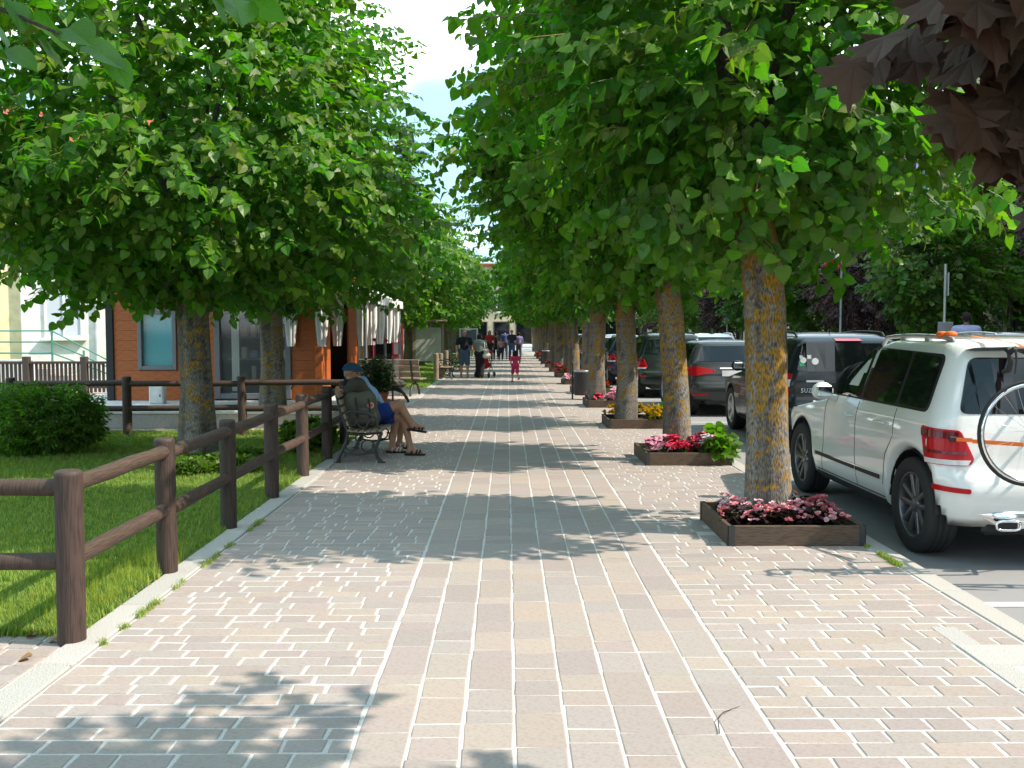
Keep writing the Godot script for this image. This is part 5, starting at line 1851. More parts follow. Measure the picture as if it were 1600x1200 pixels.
func build_street():
	facade("building", "brown stone building with pillared shop front across the street", P(16.5, 0.05, 33), 34, 9.5, M.beige, 0.0, true, 41)
	facade("building", "beige building with arched row of windows closing the promenade", P(-2.0, 0, 112), 26, 9, M.beige, PI / 2, false, 42)
	facade("building", "sunlit cream building beyond the far trees of the promenade", P(9.5, 0, 86), 14, 7, M.plaster, PI / 2, false, 43)
	facade("building", "long cream building far along the street side", P(17.5, 0, 75), 36, 8, M.plaster, 0.0, false, 44)
	facade("building", "unseen stone building of the street, added for the car reflections", P(16.5, 0.05, -8), 40, 9.5, M.beige, 0.0, true, 45)  # out of view, added to darken what the parked cars mirror
	# raised terrace in front of the shops
	var tr := B.new()
	tr.box(P(14.8, 0.22, 26), Vector3(3.2, 0.34, 16), 0.02)
	single("shop_terrace", tr, M.concrete, "raised concrete terrace before the shops across the street", "terrace")
	var gr := thing("terrace_railing", "dark metal railing along the raised shop terrace", "railing", P(13.3, 0.39, 26))
	for k in 9:
		var b := B.new()
		b.tube([Vector3(0, 0, -7.6 + k * 1.9), Vector3(0, 0.95, -7.6 + k * 1.9)], [0.025], 6)
		part("post", b, M.iron, gr)
	for y in [0.45, 0.93]:
		var b := B.new()
		b.tube([Vector3(0, y, -7.6), Vector3(0, y, 7.6)], [0.022], 6)
		part("rail", b, M.iron, gr)
	sign_post("grey sign pole with two boards seen edge-on across the street", P(9.6, 0.05, 21.1), 3.0, [[2.55, 0.5, 0.5, false, 1.25], [1.62, 0.38, 0.22, false, 0.2]])
	sign_post("small white parking sign on a thin pole between plum trees", P(9.6, 0.05, 42.0), 2.5, [[2.05, 0.3, 0.42, true, 0.0]])
	sign_post("small white sign with dark symbol above the parked car roofs", P(9.6, 0.05, 65.0), 2.2, [[1.62, 0.32, 0.4, true, 0.0]])
	# flag on a pole
	var fl := thing("flag", "white and red striped flag hanging across the street", "flag", P(9.5, 0.05, 27.4))
	var fp := B.new()
	fp.tube([Vector3(0, 0, 0), Vector3(0, 4.5, 0)], [0.04, 0.03], 8)
	part("pole", fp, M.satin, fl)
	for k in 3:
		var f := B.new()
		f.col = [Color(0.02, 0.25, 0.08), Color(0.8, 0.8, 0.78), Color(0.6, 0.02, 0.025)][k]
		var rows := []
		for i in 4:
			var row := PackedVector3Array()
			for j in 9: row.append(Vector3(-0.04 - 0.45 * j / 8.0, 4.29 - k * 0.33 - 0.33 * i / 3.0 - 0.02 * j, 0.05 * sin(j * 0.9)))
			rows.append(row)
		f.grid(rows, false, true)
		part("stripe", f, M.cloth, fl)
	# litter bins
	for q in [[1.72, 22.2, "grey cylindrical litter bin on a post beside the orange marigolds"], [1.75, 44.0, "grey litter bin far along the planters"]]:
		var t := thing("litter_bin", q[2], "litter bin", P(q[0], 0, q[1]))
		var b := B.new()
		b.lathe([Vector2(0.003, 0.10), Vector2(0.17, 0.10), Vector2(0.185, 0.60), Vector2(0.19, 0.66), Vector2(0.175, 0.66), Vector2(0.17, 0.61), Vector2(0.003, 0.5)], 28)
		part("bucket", b, M.iron, t)
		var r := B.new()
		r.lathe([Vector2(0.188, 0.64), Vector2(0.196, 0.65), Vector2(0.196, 0.67), Vector2(0.186, 0.675), Vector2(0.172, 0.67)], 28)
		part("rim", r, M.satin, t)
		for s in [-1, 1]:
			var p := B.new()
			p.tube([Vector3(s * 0.215, 0, 0), Vector3(s * 0.215, 0.82, 0)], [0.02], 8)
			p.ball(Vector3(s * 0.215, 0.84, 0), Vector3.ONE * 0.03, 8)
			part("post", p, M.iron, t)
			var a := B.new()
			a.tube([Vector3(s * 0.215, 0.5, 0), Vector3(s * 0.18, 0.5, 0)], [0.012], 6)
			part("pivot", a, M.iron, t)

func build_furniture():
	rng.seed = 33
	iron_bench(P(-1.76, 0, 12.25), 0.0, "ornate cast iron bench with two people and a backpack")
	park_bench(P(-2.62, 0.004, 21.6), 0.15, "slatted wooden bench on curved black legs beside the rose pot", 1.5)
	park_bench(P(-2.95, 0.004, 23.6), 1.35, "wide wooden bench turned crosswise behind the black-legged bench", 1.8)
	iron_bench(P(-2.05, 0, 32.0), 0.0, "black iron bench beside the walking family", 1.5)
	iron_bench(P(-2.05, 0, 38.0), 0.0, "black iron bench beyond the walking family", 1.5)
	for q in [[-2.32, 31.2], [-2.22, 31.8], [-2.3, 36.0], [-2.3, 37.5]]:
		var b := B.new()
		b.lathe([Vector2(0.085, 0.0), Vector2(0.085, 0.82), Vector2(0.07, 0.84), Vector2(0.003, 0.845)], 16)
		single("wooden_post", b, M.benchwood, "weathered round wooden post by the far iron bench", "post", "round wooden posts by the far bench", P(q[0], 0, q[1]))
	# notice board
	var n := thing("notice_board", "wooden notice board with blank pale panel under the far trees", "notice board", P(-3.05, 0.006, 37.0), 0.1)
	for s in [-1, 1]:
		var b := B.new()
		b.box(Vector3(s * 0.55, 0.95, 0), Vector3(0.11, 1.9, 0.11), 0.01)
		part("post", b, M.benchwood, n)
	var p := B.new()
	p.box(Vector3(0, 1.05, 0.02), Vector3(0.98, 1.3, 0.05), 0.006)
	part("panel", p, mat("noticepaper", Color(0.42, 0.43, 0.40), 0.6, T.patch, Vector3.ONE), n)
	var r := B.new()
	r.box(Vector3(0, 1.97, 0.02), Vector3(1.45, 0.06, 0.4), 0.01, Basis(Vector3(1, 0, 0), 0.12))
	part("roof", r, M.benchwood, n)
	var g := thing("notice_stand", "white framed poster stand far along the promenade", "stand", P(-1.9, 0, 47))
	var gb := B.new()
	for s in [-1, 1]: gb.box(Vector3(s * 0.42, 0.85, 0), Vector3(0.08, 1.7, 0.08), 0.01)
	gb.box(Vector3(0, 1.66, 0), Vector3(0.76, 0.08, 0.078), 0.01)
	part("frame", gb, M.white, g)
	var gp := B.new()
	gp.box(Vector3(0, 1.1, 0), Vector3(0.76, 1.0, 0.03), 0.004)
	part("panel", gp, mat("posterblue", Color(0.10, 0.14, 0.2), 0.5, T.patch, Vector3.ONE * 3), g)

# ---------------------------------------------------------------- people
# bones: [a, b, radius a, radius b]; one smooth surface round all of them
func flesh(b: B, bones: Array, cell: float, k: float):
	var lo := Vector3.ONE * 1e6
	var hi := -lo
	for q in bones:
		var r := maxf(q[2], q[3]) + cell * 2
		for p in [q[0], q[1]]:
			lo = lo.min(p - Vector3.ONE * r)
			hi = hi.max(p + Vector3.ONE * r)
	var nx := int((hi.x - lo.x) / cell) + 2
	var ny := int((hi.y - lo.y) / cell) + 2
	var nz := int((hi.z - lo.z) / cell) + 2
	var F := PackedFloat32Array()
	F.resize(nx * ny * nz)
	F.fill(1.0)
	for q in bones:
		var a: Vector3 = q[0]
		var e: Vector3 = q[1]
		var ra: float = q[2]
		var rb: float = q[3]
		var m := maxf(ra, rb) + maxf(cell * 1.8, k)
		var l0 := (a.min(e) - Vector3.ONE * m - lo) / cell
		var h0 := (a.max(e) + Vector3.ONE * m - lo) / cell
		var ab := e - a
		var dd := maxf(ab.length_squared(), 1e-8)
		for z in range(maxi(0, int(l0.z)), mini(nz, int(h0.z) + 2)):
			for y in range(maxi(0, int(l0.y)), mini(ny, int(h0.y) + 2)):
				for x in range(maxi(0, int(l0.x)), mini(nx, int(h0.x) + 2)):
					var p := lo + Vector3(x, y, z) * cell
					var t := clampf((p - a).dot(ab) / dd, 0.0, 1.0)
					var d := (p - a - ab * t).length() - lerpf(ra, rb, t)
					var i := (z * ny + y) * nx + x
					var o := F[i]
					var h := maxf(k - absf(o - d), 0.0) / k
					F[i] = minf(o, d) - h * h * k * 0.25
	var ids := {}
	var base := b.v.size()
	var sx := 1
	var sy := nx
	var sz := nx * ny
	var offs := [0, sx, sy, sx + sy, sz, sx + sz, sy + sz, sx + sy + sz]
	for z in nz - 1:
		for y in ny - 1:
			var row := (z * ny + y) * nx
			for x in nx - 1:
				var i := row + x
				var c := F[i] < 0.0
				if (F[i + 1] < 0.0) == c and (F[i + sy] < 0.0) == c and (F[i + sz] < 0.0) == c and (F[i + sx + sy] < 0.0) == c and (F[i + sx + sz] < 0.0) == c and (F[i + sy + sz] < 0.0) == c and (F[i + sx + sy + sz] < 0.0) == c: continue
				var sum := Vector3.ZERO
				var n := 0
				for e in [[0, 1], [2, 3], [4, 5], [6, 7], [0, 2], [1, 3], [4, 6], [5, 7], [0, 4], [1, 5], [2, 6], [3, 7]]:
					var fa := F[i + offs[e[0]]]
					var fb := F[i + offs[e[1]]]
					if (fa < 0.0) != (fb < 0.0):
						var t := fa / (fa - fb)
						var pa := Vector3(e[0] & 1, (e[0] >> 1) & 1, e[0] >> 2)
						var pb := Vector3(e[1] & 1, (e[1] >> 1) & 1, e[1] >> 2)
						sum += pa.lerp(pb, t)
						n += 1
				var g := Vector3(F[i + 1] - F[i], F[i + sy] - F[i], F[i + sz] - F[i]) + Vector3(F[i + offs[7]] - F[i + offs[6]], F[i + offs[7]] - F[i + offs[5]], F[i + offs[7]] - F[i + offs[3]])
				ids[i] = b.vert(lo + (Vector3(x, y, z) + sum / n) * cell, g.normalized() if g.length() > 1e-6 else Vector3.UP)
	for z in range(1, nz - 1):
		for y in range(1, ny - 1):
			var row := (z * ny + y) * nx
			for x in range(1, nx - 1):
				var i := row + x
				var c := F[i] < 0.0
				for ax in 3:
					var s: int = [sx, sy, sz][ax]
					if (F[i + s] < 0.0) == c: continue
					var u: int = [sy, sz, sx][ax]
					var w: int = [sz, sx, sy][ax]
					if not (ids.has(i) and ids.has(i - u) and ids.has(i - w) and ids.has(i - u - w)): continue
					var q := [ids[i], ids[i - u], ids[i - u - w], ids[i - w]]
					if c: b.ix.append_array([q[0], q[2], q[1], q[0], q[3], q[2]])
					else: b.ix.append_array([q[0], q[1], q[2], q[0], q[2], q[3]])

func hand(b: B, wrist: Vector3, dir: Vector3, palm: Vector3, thumb_side: float, s: float, curl: float):
	# palm and five fingers of unequal length, each with a bend
	dir = dir.normalized()
	palm = (palm - dir * palm.dot(dir)).normalized()
	var side := dir.cross(palm) * thumb_side
	var bs := Basis(side, palm, dir)
	b.ball(wrist + dir * 0.045 * s, Vector3(0.042, 0.016, 0.055) * s, 10, bs)
	for k in 4:
		var o: Vector3 = wrist + dir * 0.085 * s + side * (0.028 - k * 0.019) * s
		var l: float = [0.070, 0.078, 0.072, 0.056][k] * s
		var d1 := (dir + palm * curl * 0.5).normalized()
		var d2 := (dir + palm * curl * 1.6).normalized()
		b.tube([o - dir * 0.02 * s, o + d1 * l * 0.5, o + d1 * l * 0.5 + d2 * l * 0.5], [0.010 * s, 0.0088 * s, 0.006 * s], 6)
	var t0 := wrist + dir * 0.025 * s + side * 0.034 * s
	b.tube([t0 - side * 0.012 * s, t0 + (side * 0.8 + dir * 0.6).normalized() * 0.035 * s, t0 + (side * 0.8 + dir * 0.6).normalized() * 0.035 * s + (dir + side * 0.3 + palm * curl).normalized() * 0.03 * s], [0.012 * s, 0.010 * s, 0.007 * s], 6)

func head_parts(t: Node3D, body: B, c: Vector3, fwd: Vector3, s: float, cell: float, skin: Color, hair: Color, style: String):
	# c: centre of the head; s: height of the head
	fwd = fwd.normalized()
	var right := fwd.cross(Vector3.UP).normalized()
	var up := right.cross(fwd)
	var W := func(x: float, y: float, z: float) -> Vector3: return c + (right * x + up * y + fwd * z) * s
	body.col = skin
	flesh(body, [[W.call(0, 0.12, -0.06), W.call(0, 0.14, 0.06), 0.36 * s, 0.33 * s], [W.call(0, -0.12, 0.10), W.call(0, -0.30, 0.22), 0.26 * s, 0.15 * s],
		[W.call(0, 0.06, 0.40), W.call(0, -0.07, 0.47), 0.035 * s, 0.06 * s], [W.call(-0.07, -0.2, 0.36), W.call(0.07, -0.2, 0.36), 0.03 * s, 0.03 * s],
		[W.call(-0.34, 0.02, 0.0), W.call(-0.37, 0.08, -0.04), 0.06 * s, 0.07 * s], [W.call(0.34, 0.02, 0.0), W.call(0.37, 0.08, -0.04), 0.06 * s, 0.07 * s], [W.call(-0.14, 0.13, 0.34), W.call(0.14, 0.13, 0.34), 0.06 * s, 0.06 * s], [W.call(0, -0.2, -0.05), W.call(0, -0.62, -0.12), 0.21 * s, 0.23 * s]], cell, 0.05 * s)
	var eyes := B.new()
	for x in [-0.14, 0.14]:
		eyes.col = Color(0.03, 0.02, 0.015)
		eyes.ball(W.call(x, 0.06, 0.395), Vector3.ONE * 0.035 * s, 6)
	part("eyes", eyes, M.gloss, t)
	var mo := B.new()
	mo.col = Color(0.32, 0.10, 0.08)
	mo.tube([W.call(-0.1, -0.205, 0.375), W.call(0, -0.2, 0.40), W.call(0.1, -0.205, 0.375)], [0.012 * s, 0.02 * s, 0.012 * s], 6)
	part("mouth", mo, M.skin, t)
	if style != "bald":
		var hb := B.new()
		hb.col = hair
		var bones := [[W.call(0, 0.16, -0.12), W.call(0, 0.24, 0.06), 0.38 * s, 0.31 * s], [W.call(0, 0.0, -0.18), W.call(0, -0.1, -0.2), 0.30 * s, 0.22 * s]]
		if style == "long": bones.append_array([[W.call(-0.2, 0.1, -0.15), W.call(-0.27, -0.6, -0.16), 0.24 * s, 0.13 * s], [W.call(0.2, 0.1, -0.15), W.call(0.27, -0.6, -0.16), 0.24 * s, 0.13 * s], [W.call(0, 0.1, -0.25), W.call(0, -0.62, -0.28), 0.26 * s, 0.17 * s]])
		if style == "bob": bones.append_array([[W.call(-0.2, 0.1, -0.1), W.call(-0.3, -0.3, -0.08), 0.26 * s, 0.17 * s], [W.call(0.2, 0.1, -0.1), W.call(0.3, -0.3, -0.08), 0.26 * s, 0.17 * s], [W.call(0, 0.1, -0.2), W.call(0, -0.25, -0.26), 0.28 * s, 0.2 * s]])
		flesh(hb, bones, cell, 0.08 * s)
		part("hair", hb, M.cloth, t)

func cloth(t: Node3D, called: String, bones: Array, col: Color, cell: float, k := 0.05):
	var b := B.new()
	b.col = col
	flesh(b, bones, cell, k)
	return part(called, b, M.cloth, t)

func grow(bones: Array, by: float) -> Array:
	var out := []
	for q in bones: out.append([q[0], q[1], q[2] + by, q[3] + by])
	return out

# a standing or walking person, facing local +z
func walker(label: String, at: Vector3, turn: float, o: Dictionary, group := "") -> Node3D:
	var t := thing("person", label, "person", at, turn, group)
	var s: float = o.h / 1.7
	var st: float = o.get("stride", 0.2)
	var cell: float = o.get("cell", 0.03)
	var skin: Color = o.get("skin", Color(0.42, 0.23, 0.15))
	var wd: float = o.get("wide", 1.0)
	var V := func(x: float, y: float, z: float) -> Vector3: return Vector3(x * wd, y, z) * s
	var trunk := [[V.call(-0.08, 0.93, 0), V.call(0.08, 0.93, 0), 0.115 * s, 0.115 * s], [V.call(0, 0.95, 0), V.call(0, 1.15, 0.01), 0.125 * s, 0.12 * s], [V.call(0, 1.12, 0.01), V.call(0, 1.3, 0), 0.12 * s, 0.13 * s], [V.call(-0.10, 1.33, 0), V.call(0.10, 1.33, 0), 0.10 * s, 0.10 * s]]
	var legs := [[], []]
	var arms := [[], []]
	var wrists := []
	for i in 2:
		var sg := -1.0 if i == 0 else 1.0
		var f := st * sg
		var lift: float = o.get("lift", 0.0) if f < 0 else 0.0
		var hip: Vector3 = V.call(sg * 0.085, 0.9, 0)
		var knee: Vector3 = V.call(sg * 0.095, 0.49 + lift * 0.2, f * 0.45 + 0.04 + absf(f) * 0.15)
		var ank: Vector3 = V.call(sg * 0.10, 0.08 + (absf(f) * 0.25 if f < 0 else 0.0) + lift, f - (0.1 if lift > 0 else 0.0))
		legs[i] = [[hip, knee, 0.085 * s, 0.058 * s], [knee, ank, 0.058 * s, 0.038 * s]]
		legs[i].append([ank + V.call(0, -0.035, -0.03), ank + V.call(0, -0.045 - (0.05 if f < 0 and st > 0.05 else 0.0), 0.13), 0.036 * s, 0.028 * s])
		var sh: Vector3 = V.call(sg * 0.19, 1.37, 0)
		var pose: Array = o.get("arms", [[0, 0], [0, 0]])[i]      # elbow forward, hand forward
		var el: Vector3 = V.call(sg * 0.245, 1.1, -f * 0.35 + pose[0])
		var wr: Vector3 = V.call(sg * (0.26 - absf(pose[1]) * 0.2), 0.87 + absf(pose[1]) * 0.6, -f * 0.6 + pose[1] + 0.04)
		arms[i] = [[sh, el, 0.052 * s, 0.042 * s], [el, wr, 0.042 * s, 0.03 * s]]
		wrists.append([wr, wr - el, sg])
	var all := trunk.duplicate()
	for i in 2:
		all.append_array(legs[i])
		all.append_array(arms[i])
	var body := B.new()
	body.col = skin
	flesh(body, all, cell, 0.05 * s)
	for w in wrists: hand(body, w[0], w[1], Vector3(-w[2], 0, 0.2), 1.0 if w[2] > 0 else -1.0, s, 0.5)
	head_parts(t, body, V.call(0, 1.57, 0.02), Vector3(o.get("look", 0.0), o.get("nod", 0.0), 1), 0.225 * s * o.get("headscale", 1.0), cell * 0.5, skin, o.get("hair", Color(0.02, 0.015, 0.012)), o.get("style", "short"))
	part("body", body, M.skin, t)
	var top := grow(trunk, 0.018 * s)
	top.remove_at(0)
	for i in 2:
		var a: Array = arms[i]
		var cut := 0.7 if o.get("sleeve", "short") == "short" else (0.15 if o.sleeve == "none" else 1.0)
		top.append([a[0][0], a[0][0].lerp(a[0][1], cut), 0.068 * s, 0.062 * s])
		if o.get("sleeve", "short") == "long": top.append([a[1][0], a[1][0].lerp(a[1][1], 0.95), 0.058 * s, 0.045 * s])
	cloth(t, "shirt", top, o.top, cell, 0.05 * s)
	if o.get("dress", false):
		cloth(t, "skirt", [[V.call(0, 1.0, 0), V.call(0, 0.62, 0), 0.14 * s, 0.2 * s]], o.top, cell)
	var bot := [grow([trunk[0]], 0.02 * s)[0], [V.call(0, 0.97, 0), V.call(0, 1.0, 0), 0.138 * s, 0.135 * s]]
	for i in 2:
		var l: Array = legs[i]
		var flare: float = o.get("flare", 0.0)
		if o.get("leg", "long") == "long":
			bot.append([l[0][0], l[0][1], 0.105 * s, (0.078 + flare * 0.4) * s])
			bot.append([l[1][0], l[1][0].lerp(l[1][1], 0.94), (0.078 + flare * 0.4) * s, (0.058 + flare) * s])
		else: bot.append([l[0][0], l[0][0].lerp(l[0][1], 0.95), 0.11 * s, 0.092 * s])
	cloth(t, "trousers" if o.get("leg", "long") == "long" else "shorts", bot, o.bottom, cell, 0.04 * s)
	for i in 2:
		var f: Array = legs[i][2]
		cloth(t, "shoe", [[f[0] - Vector3(0, 0.004, 0.02) * s, f[1] + Vector3(0, 0.002, 0.02) * s, 0.044 * s, 0.036 * s]], o.get("shoe", Color(0.05, 0.045, 0.04)), cell * 0.6, 0.02)
	return t

func sitter(label: String, at: Vector3, o: Dictionary) -> Node3D:
	# world aligned, joints given by hand: faces +x
	var t := thing("person", label, "person", at)
	var skin := Color(0.40, 0.20, 0.125)
	var cell := 0.018
	var body := B.new()
	body.col = skin
	var all: Array = o.torso.duplicate()
	all.append_array(o.arms)
	all.append_array(o.legs)
	flesh(body, all, cell, 0.045)
	for h in o.hands: hand(body, h[0], h[1], h[2], h[3], 0.92, h[4])
	head_parts(t, body, o.head, o.look, 0.215, 0.009, skin, Color(0.35, 0.33, 0.31), o.hair)
	part("body", body, M.skin, t)
	cloth(t, o.top_name, o.top, o.top_col, cell, 0.05)
	cloth(t, "shorts", o.shorts, o.shorts_col, cell, 0.04)
	for f in o.feet:
		var s := Node3D.new()
		s.name = "sandal"
		t.add_child(s, true)
		var fw: Vector3 = (f[1] - f[0]).normalized()
		var sd := fw.cross(f[2]).normalized()
		var so := B.new()
		so.col = Color(0.03, 0.025, 0.02)
		so.box((f[0] + f[1]) * 0.5 - f[2] * 0.045, Vector3((f[1] - f[0]).length() + 0.1, 0.022, 0.095), 0.01, Basis(fw, f[2], sd))
		part("sole", so, M.cloth, s)
		for u in [0.25, 0.62, 0.85]:
			var st := B.new()
			st.col = f[3]
			var c: Vector3 = f[0].lerp(f[1], u)
			var ring := []
			for k in 9:
				var a := PI * k / 8.0
				ring.append(c + sd * cos(a) * 0.052 + f[2] * (sin(a) * 0.046 - 0.035) + fw * 0.01 * sin(a))
			st.tube(ring, [0.011], 6)
			part("strap", st, M.cloth, s)
	return t

func build_people():
	rng.seed = 51
	var s := Vector3.ZERO
	# seat level of the bench is 0.41; local origin on the ground under the hips
	var A := func(x: float, y: float, z: float) -> Vector3: return Vector3(x, y, z)
	var torso := [[A.call(0.0, 0.50, -0.07), A.call(0.0, 0.50, 0.07), 0.11, 0.11], [A.call(-0.02, 0.52, 0), A.call(-0.10, 0.72, 0), 0.125, 0.12], [A.call(-0.10, 0.70, 0), A.call(-0.19, 0.86, 0), 0.12, 0.115], [A.call(-0.19, 0.88, -0.11), A.call(-0.19, 0.88, 0.11), 0.09, 0.09]]
	var arms := [[A.call(-0.20, 0.90, 0.17), A.call(-0.30, 0.80, 0.36), 0.05, 0.042], [A.call(-0.30, 0.80, 0.36), A.call(-0.335, 0.89, 0.52), 0.042, 0.032], [A.call(-0.19, 0.88, -0.17), A.call(-0.08, 0.68, -0.26), 0.05, 0.042], [A.call(-0.08, 0.68, -0.26), A.call(0.12, 0.60, -0.16), 0.042, 0.03]]
	var k1: Vector3 = A.call(0.36, 0.655, 0.04)
	var a1: Vector3 = A.call(0.53, 0.385, 0.03)
	var k2: Vector3 = A.call(0.40, 0.49, -0.05)
	var a2: Vector3 = A.call(0.50, 0.095, 0.02)
	var legs := [[A.call(0.0, 0.50, 0.08), k1, 0.085, 0.06], [k1, a1, 0.06, 0.038], [a1, a1 + Vector3(0.13, -0.03, 0.0), 0.036, 0.028], [A.call(0.0, 0.48, -0.08), k2, 0.085, 0.058], [k2, a2, 0.058, 0.038], [a2 + Vector3(-0.02, -0.045, 0), a2 + Vector3(0.14, -0.06, 0.01), 0.036, 0.026]]
	var m := sitter("seated person in blue cap, olive jacket and blue shorts, legs crossed", P(-1.74, 0, 12.25), {
		"torso": torso, "arms": arms, "legs": legs, "hands": [[A.call(-0.335, 0.89, 0.52), Vector3(0.15, -0.35, 1.0), Vector3(-0.2, -1, -0.3), 1.0, 0.9], [A.call(0.12, 0.60, -0.16), Vector3(1, -0.2, 0.4), Vector3(0, -1, 0), 1.0, 0.6]],
		"head": A.call(-0.245, 1.055, 0.0), "look": Vector3(1.0, -0.10, -0.12), "hair": "bald", "top_name": "jacket",
		"top": [[torso[1][0], torso[1][1], 0.145, 0.14], [torso[2][0], torso[2][1], 0.14, 0.135], [torso[3][0], torso[3][1], 0.108, 0.108], [arms[0][0], arms[0][1], 0.07, 0.062], [arms[1][0], arms[1][0].lerp(arms[1][1], 0.85), 0.062, 0.05], [arms[2][0], arms[2][1], 0.07, 0.062], [arms[3][0], arms[3][0].lerp(arms[3][1], 0.85), 0.062, 0.05]], "top_col": Color(0.085, 0.078, 0.058),
		"shorts": [[torso[0][0], torso[0][1], 0.128, 0.128], [legs[0][0], legs[0][0].lerp(k1, 0.52), 0.11, 0.105], [legs[3][0], legs[3][0].lerp(k2, 0.55), 0.108, 0.10]], "shorts_col": Color(0.012, 0.045, 0.26),
		"feet": [[a1 + Vector3(-0.02, -0.01, 0), a1 + Vector3(0.14, -0.035, 0.0), Vector3(0.2, 1, 0).normalized(), Color(0.04, 0.03, 0.026)], [a2 + Vector3(-0.03, -0.035, 0), a2 + Vector3(0.14, -0.04, 0.01), Vector3.UP, Color(0.04, 0.03, 0.026)]]})
	# cap, sunglasses, scarf
	var c: Vector3 = A.call(-0.245, 1.055, 0.0)
	var cap := B.new()
	cap.col = Color(0.012, 0.075, 0.15)
	var rows := []
	for i in 8:
		var a := PI / 2 * i / 7.0
		var row := PackedVector3Array()
		for j in 24:
			var th := -TAU * j / 24
			row.append(c + Vector3(-0.005 + 0.112 * cos(a) * cos(th) * 1.08, 0.035 + 0.10 * sin(a), 0.112 * cos(a) * sin(th) * 0.92))
		rows.append(row)
	cap.grid(rows, true)
	var br := []
	for i in 5:
		var row := PackedVector3Array()
		for j in 13:
			var th := lerpf(-1.15, 1.15, j / 12.0)
			var r := 0.112 + 0.018 * i * cos(th * 0.9)
			row.append(c + Vector3(-0.005 + r * 1.08 * cos(th), 0.04 - 0.006 * i, r * 0.92 * sin(th)))
		br.append(row)
	cap.grid(br)
	part("cap", cap, M.cloth, m)
	var sg := B.new()
	for z in [-1.0, 1.0]: sg.box(c + Vector3(0.088, 0.012, 0.034 * z), Vector3(0.012, 0.036, 0.052), 0.005)
	for z in [-1.0, 1.0]: sg.tube([c + Vector3(0.085, 0.02, 0.06 * z), c + Vector3(-0.005, 0.022, 0.083 * z)], [0.004], 5)
	part("sunglasses", sg, M.glass_dark, m)
	cloth(m, "scarf", [[c + Vector3(0.0, -0.125, -0.05), c + Vector3(0.0, -0.125, 0.05), 0.055, 0.055], [c + Vector3(-0.06, -0.12, 0.0), c + Vector3(0.05, -0.15, 0.0), 0.055, 0.045]], Color(0.012, 0.014, 0.03), 0.014, 0.04)
	# the second person beyond
	var t2 := [[A.call(0.0, 0.50, -0.07), A.call(0.0, 0.50, 0.07), 0.11, 0.11], [A.call(-0.02, 0.52, 0), A.call(-0.08, 0.72, 0), 0.125, 0.12], [A.call(-0.08, 0.70, 0), A.call(-0.20, 0.84, 0), 0.12, 0.11], [A.call(-0.19, 0.86, -0.1), A.call(-0.19, 0.86, 0.1), 0.09, 0.09]]
	var r2 := [[A.call(-0.13, 0.93, 0.16), A.call(0.02, 0.70, 0.22), 0.052, 0.045], [A.call(0.02, 0.70, 0.22), A.call(0.06, 0.60, 0.02), 0.042, 0.032], [A.call(-0.17, 0.88, -0.16), A.call(0.0, 0.68, -0.2), 0.05, 0.042], [A.call(0.0, 0.68, -0.2), A.call(0.10, 0.60, -0.06), 0.042, 0.03]]
	var l2 := [[A.call(0.0, 0.50, 0.08), A.call(0.32, 0.50, 0.22), 0.085, 0.06], [A.call(0.32, 0.50, 0.22), A.call(0.27, 0.095, 0.30), 0.06, 0.038], [A.call(0.25, 0.05, 0.30), A.call(0.41, 0.036, 0.32), 0.036, 0.026], [A.call(0.0, 0.50, -0.08), A.call(0.36, 0.50, -0.12), 0.085, 0.06], [A.call(0.36, 0.50, -0.12), A.call(0.32, 0.095, -0.14), 0.058, 0.038], [A.call(0.30, 0.05, -0.14), A.call(0.46, 0.036, -0.14), 0.036, 0.026]]
	sitter("seated person in pale blue shirt and white strapped sandals", P(-1.78, 0, 12.78), {
		"torso": t2, "arms": r2, "legs": l2, "hands": [[A.call(0.06, 0.60, 0.02), Vector3(0.5, -0.2, -1), Vector3(0, -1, 0), 1.0, 0.6], [A.call(0.10, 0.60, -0.06), Vector3(0.6, -0.2, 0.6), Vector3(0, -1, 0), 1.0, 0.6]],
		"head": A.call(-0.29, 1.0, 0.0), "look": Vector3(1.0, 0.12, 0.1), "hair": "short", "top_name": "shirt",
		"top": [[t2[1][0], t2[1][1], 0.145, 0.14], [t2[2][0], t2[2][1], 0.14, 0.13], [t2[3][0], t2[3][1], 0.106, 0.106], [r2[0][0], r2[0][1], 0.072, 0.066], [r2[1][0], r2[1][0].lerp(r2[1][1], 0.8), 0.064, 0.05], [r2[2][0], r2[2][1], 0.07, 0.062], [r2[3][0], r2[3][0].lerp(r2[3][1], 0.8), 0.062, 0.05]], "top_col": Color(0.33, 0.50, 0.82),
		"shorts": [[t2[0][0], t2[0][1], 0.128, 0.128], [l2[0][0], l2[0][0].lerp(l2[0][1], 0.85), 0.11, 0.10], [l2[3][0], l2[3][0].lerp(l2[3][1], 0.85), 0.11, 0.10]], "shorts_col": Color(0.10, 0.09, 0.075),
		"feet": [[A.call(0.24, 0.065, 0.30), A.call(0.41, 0.06, 0.32), Vector3.UP, Color(0.7, 0.7, 0.68)], [A.call(0.29, 0.065, -0.14), A.call(0.46, 0.06, -0.14), Vector3.UP, Color(0.7, 0.7, 0.68)]]})
	# backpack on the bench
	var bp := thing("backpack", "grey-green backpack with a round emblem on the bench", "backpack", P(-1.77, 0.41, 11.74), 0.25)
	var bb := B.new()
	bb.col = Color(0.115, 0.11, 0.088)
	flesh(bb, [[Vector3(-0.10, 0.11, -0.04), Vector3(0.10, 0.11, -0.04), 0.105, 0.105], [Vector3(-0.13, 0.32, -0.04), Vector3(0.06, 0.33, -0.04), 0.10, 0.10], [Vector3(-0.10, 0.11, -0.04), Vector3(-0.13, 0.32, -0.04), 0.105, 0.10], [Vector3(0.10, 0.11, -0.04), Vector3(0.06, 0.33, -0.04), 0.105, 0.10]], 0.016, 0.05)
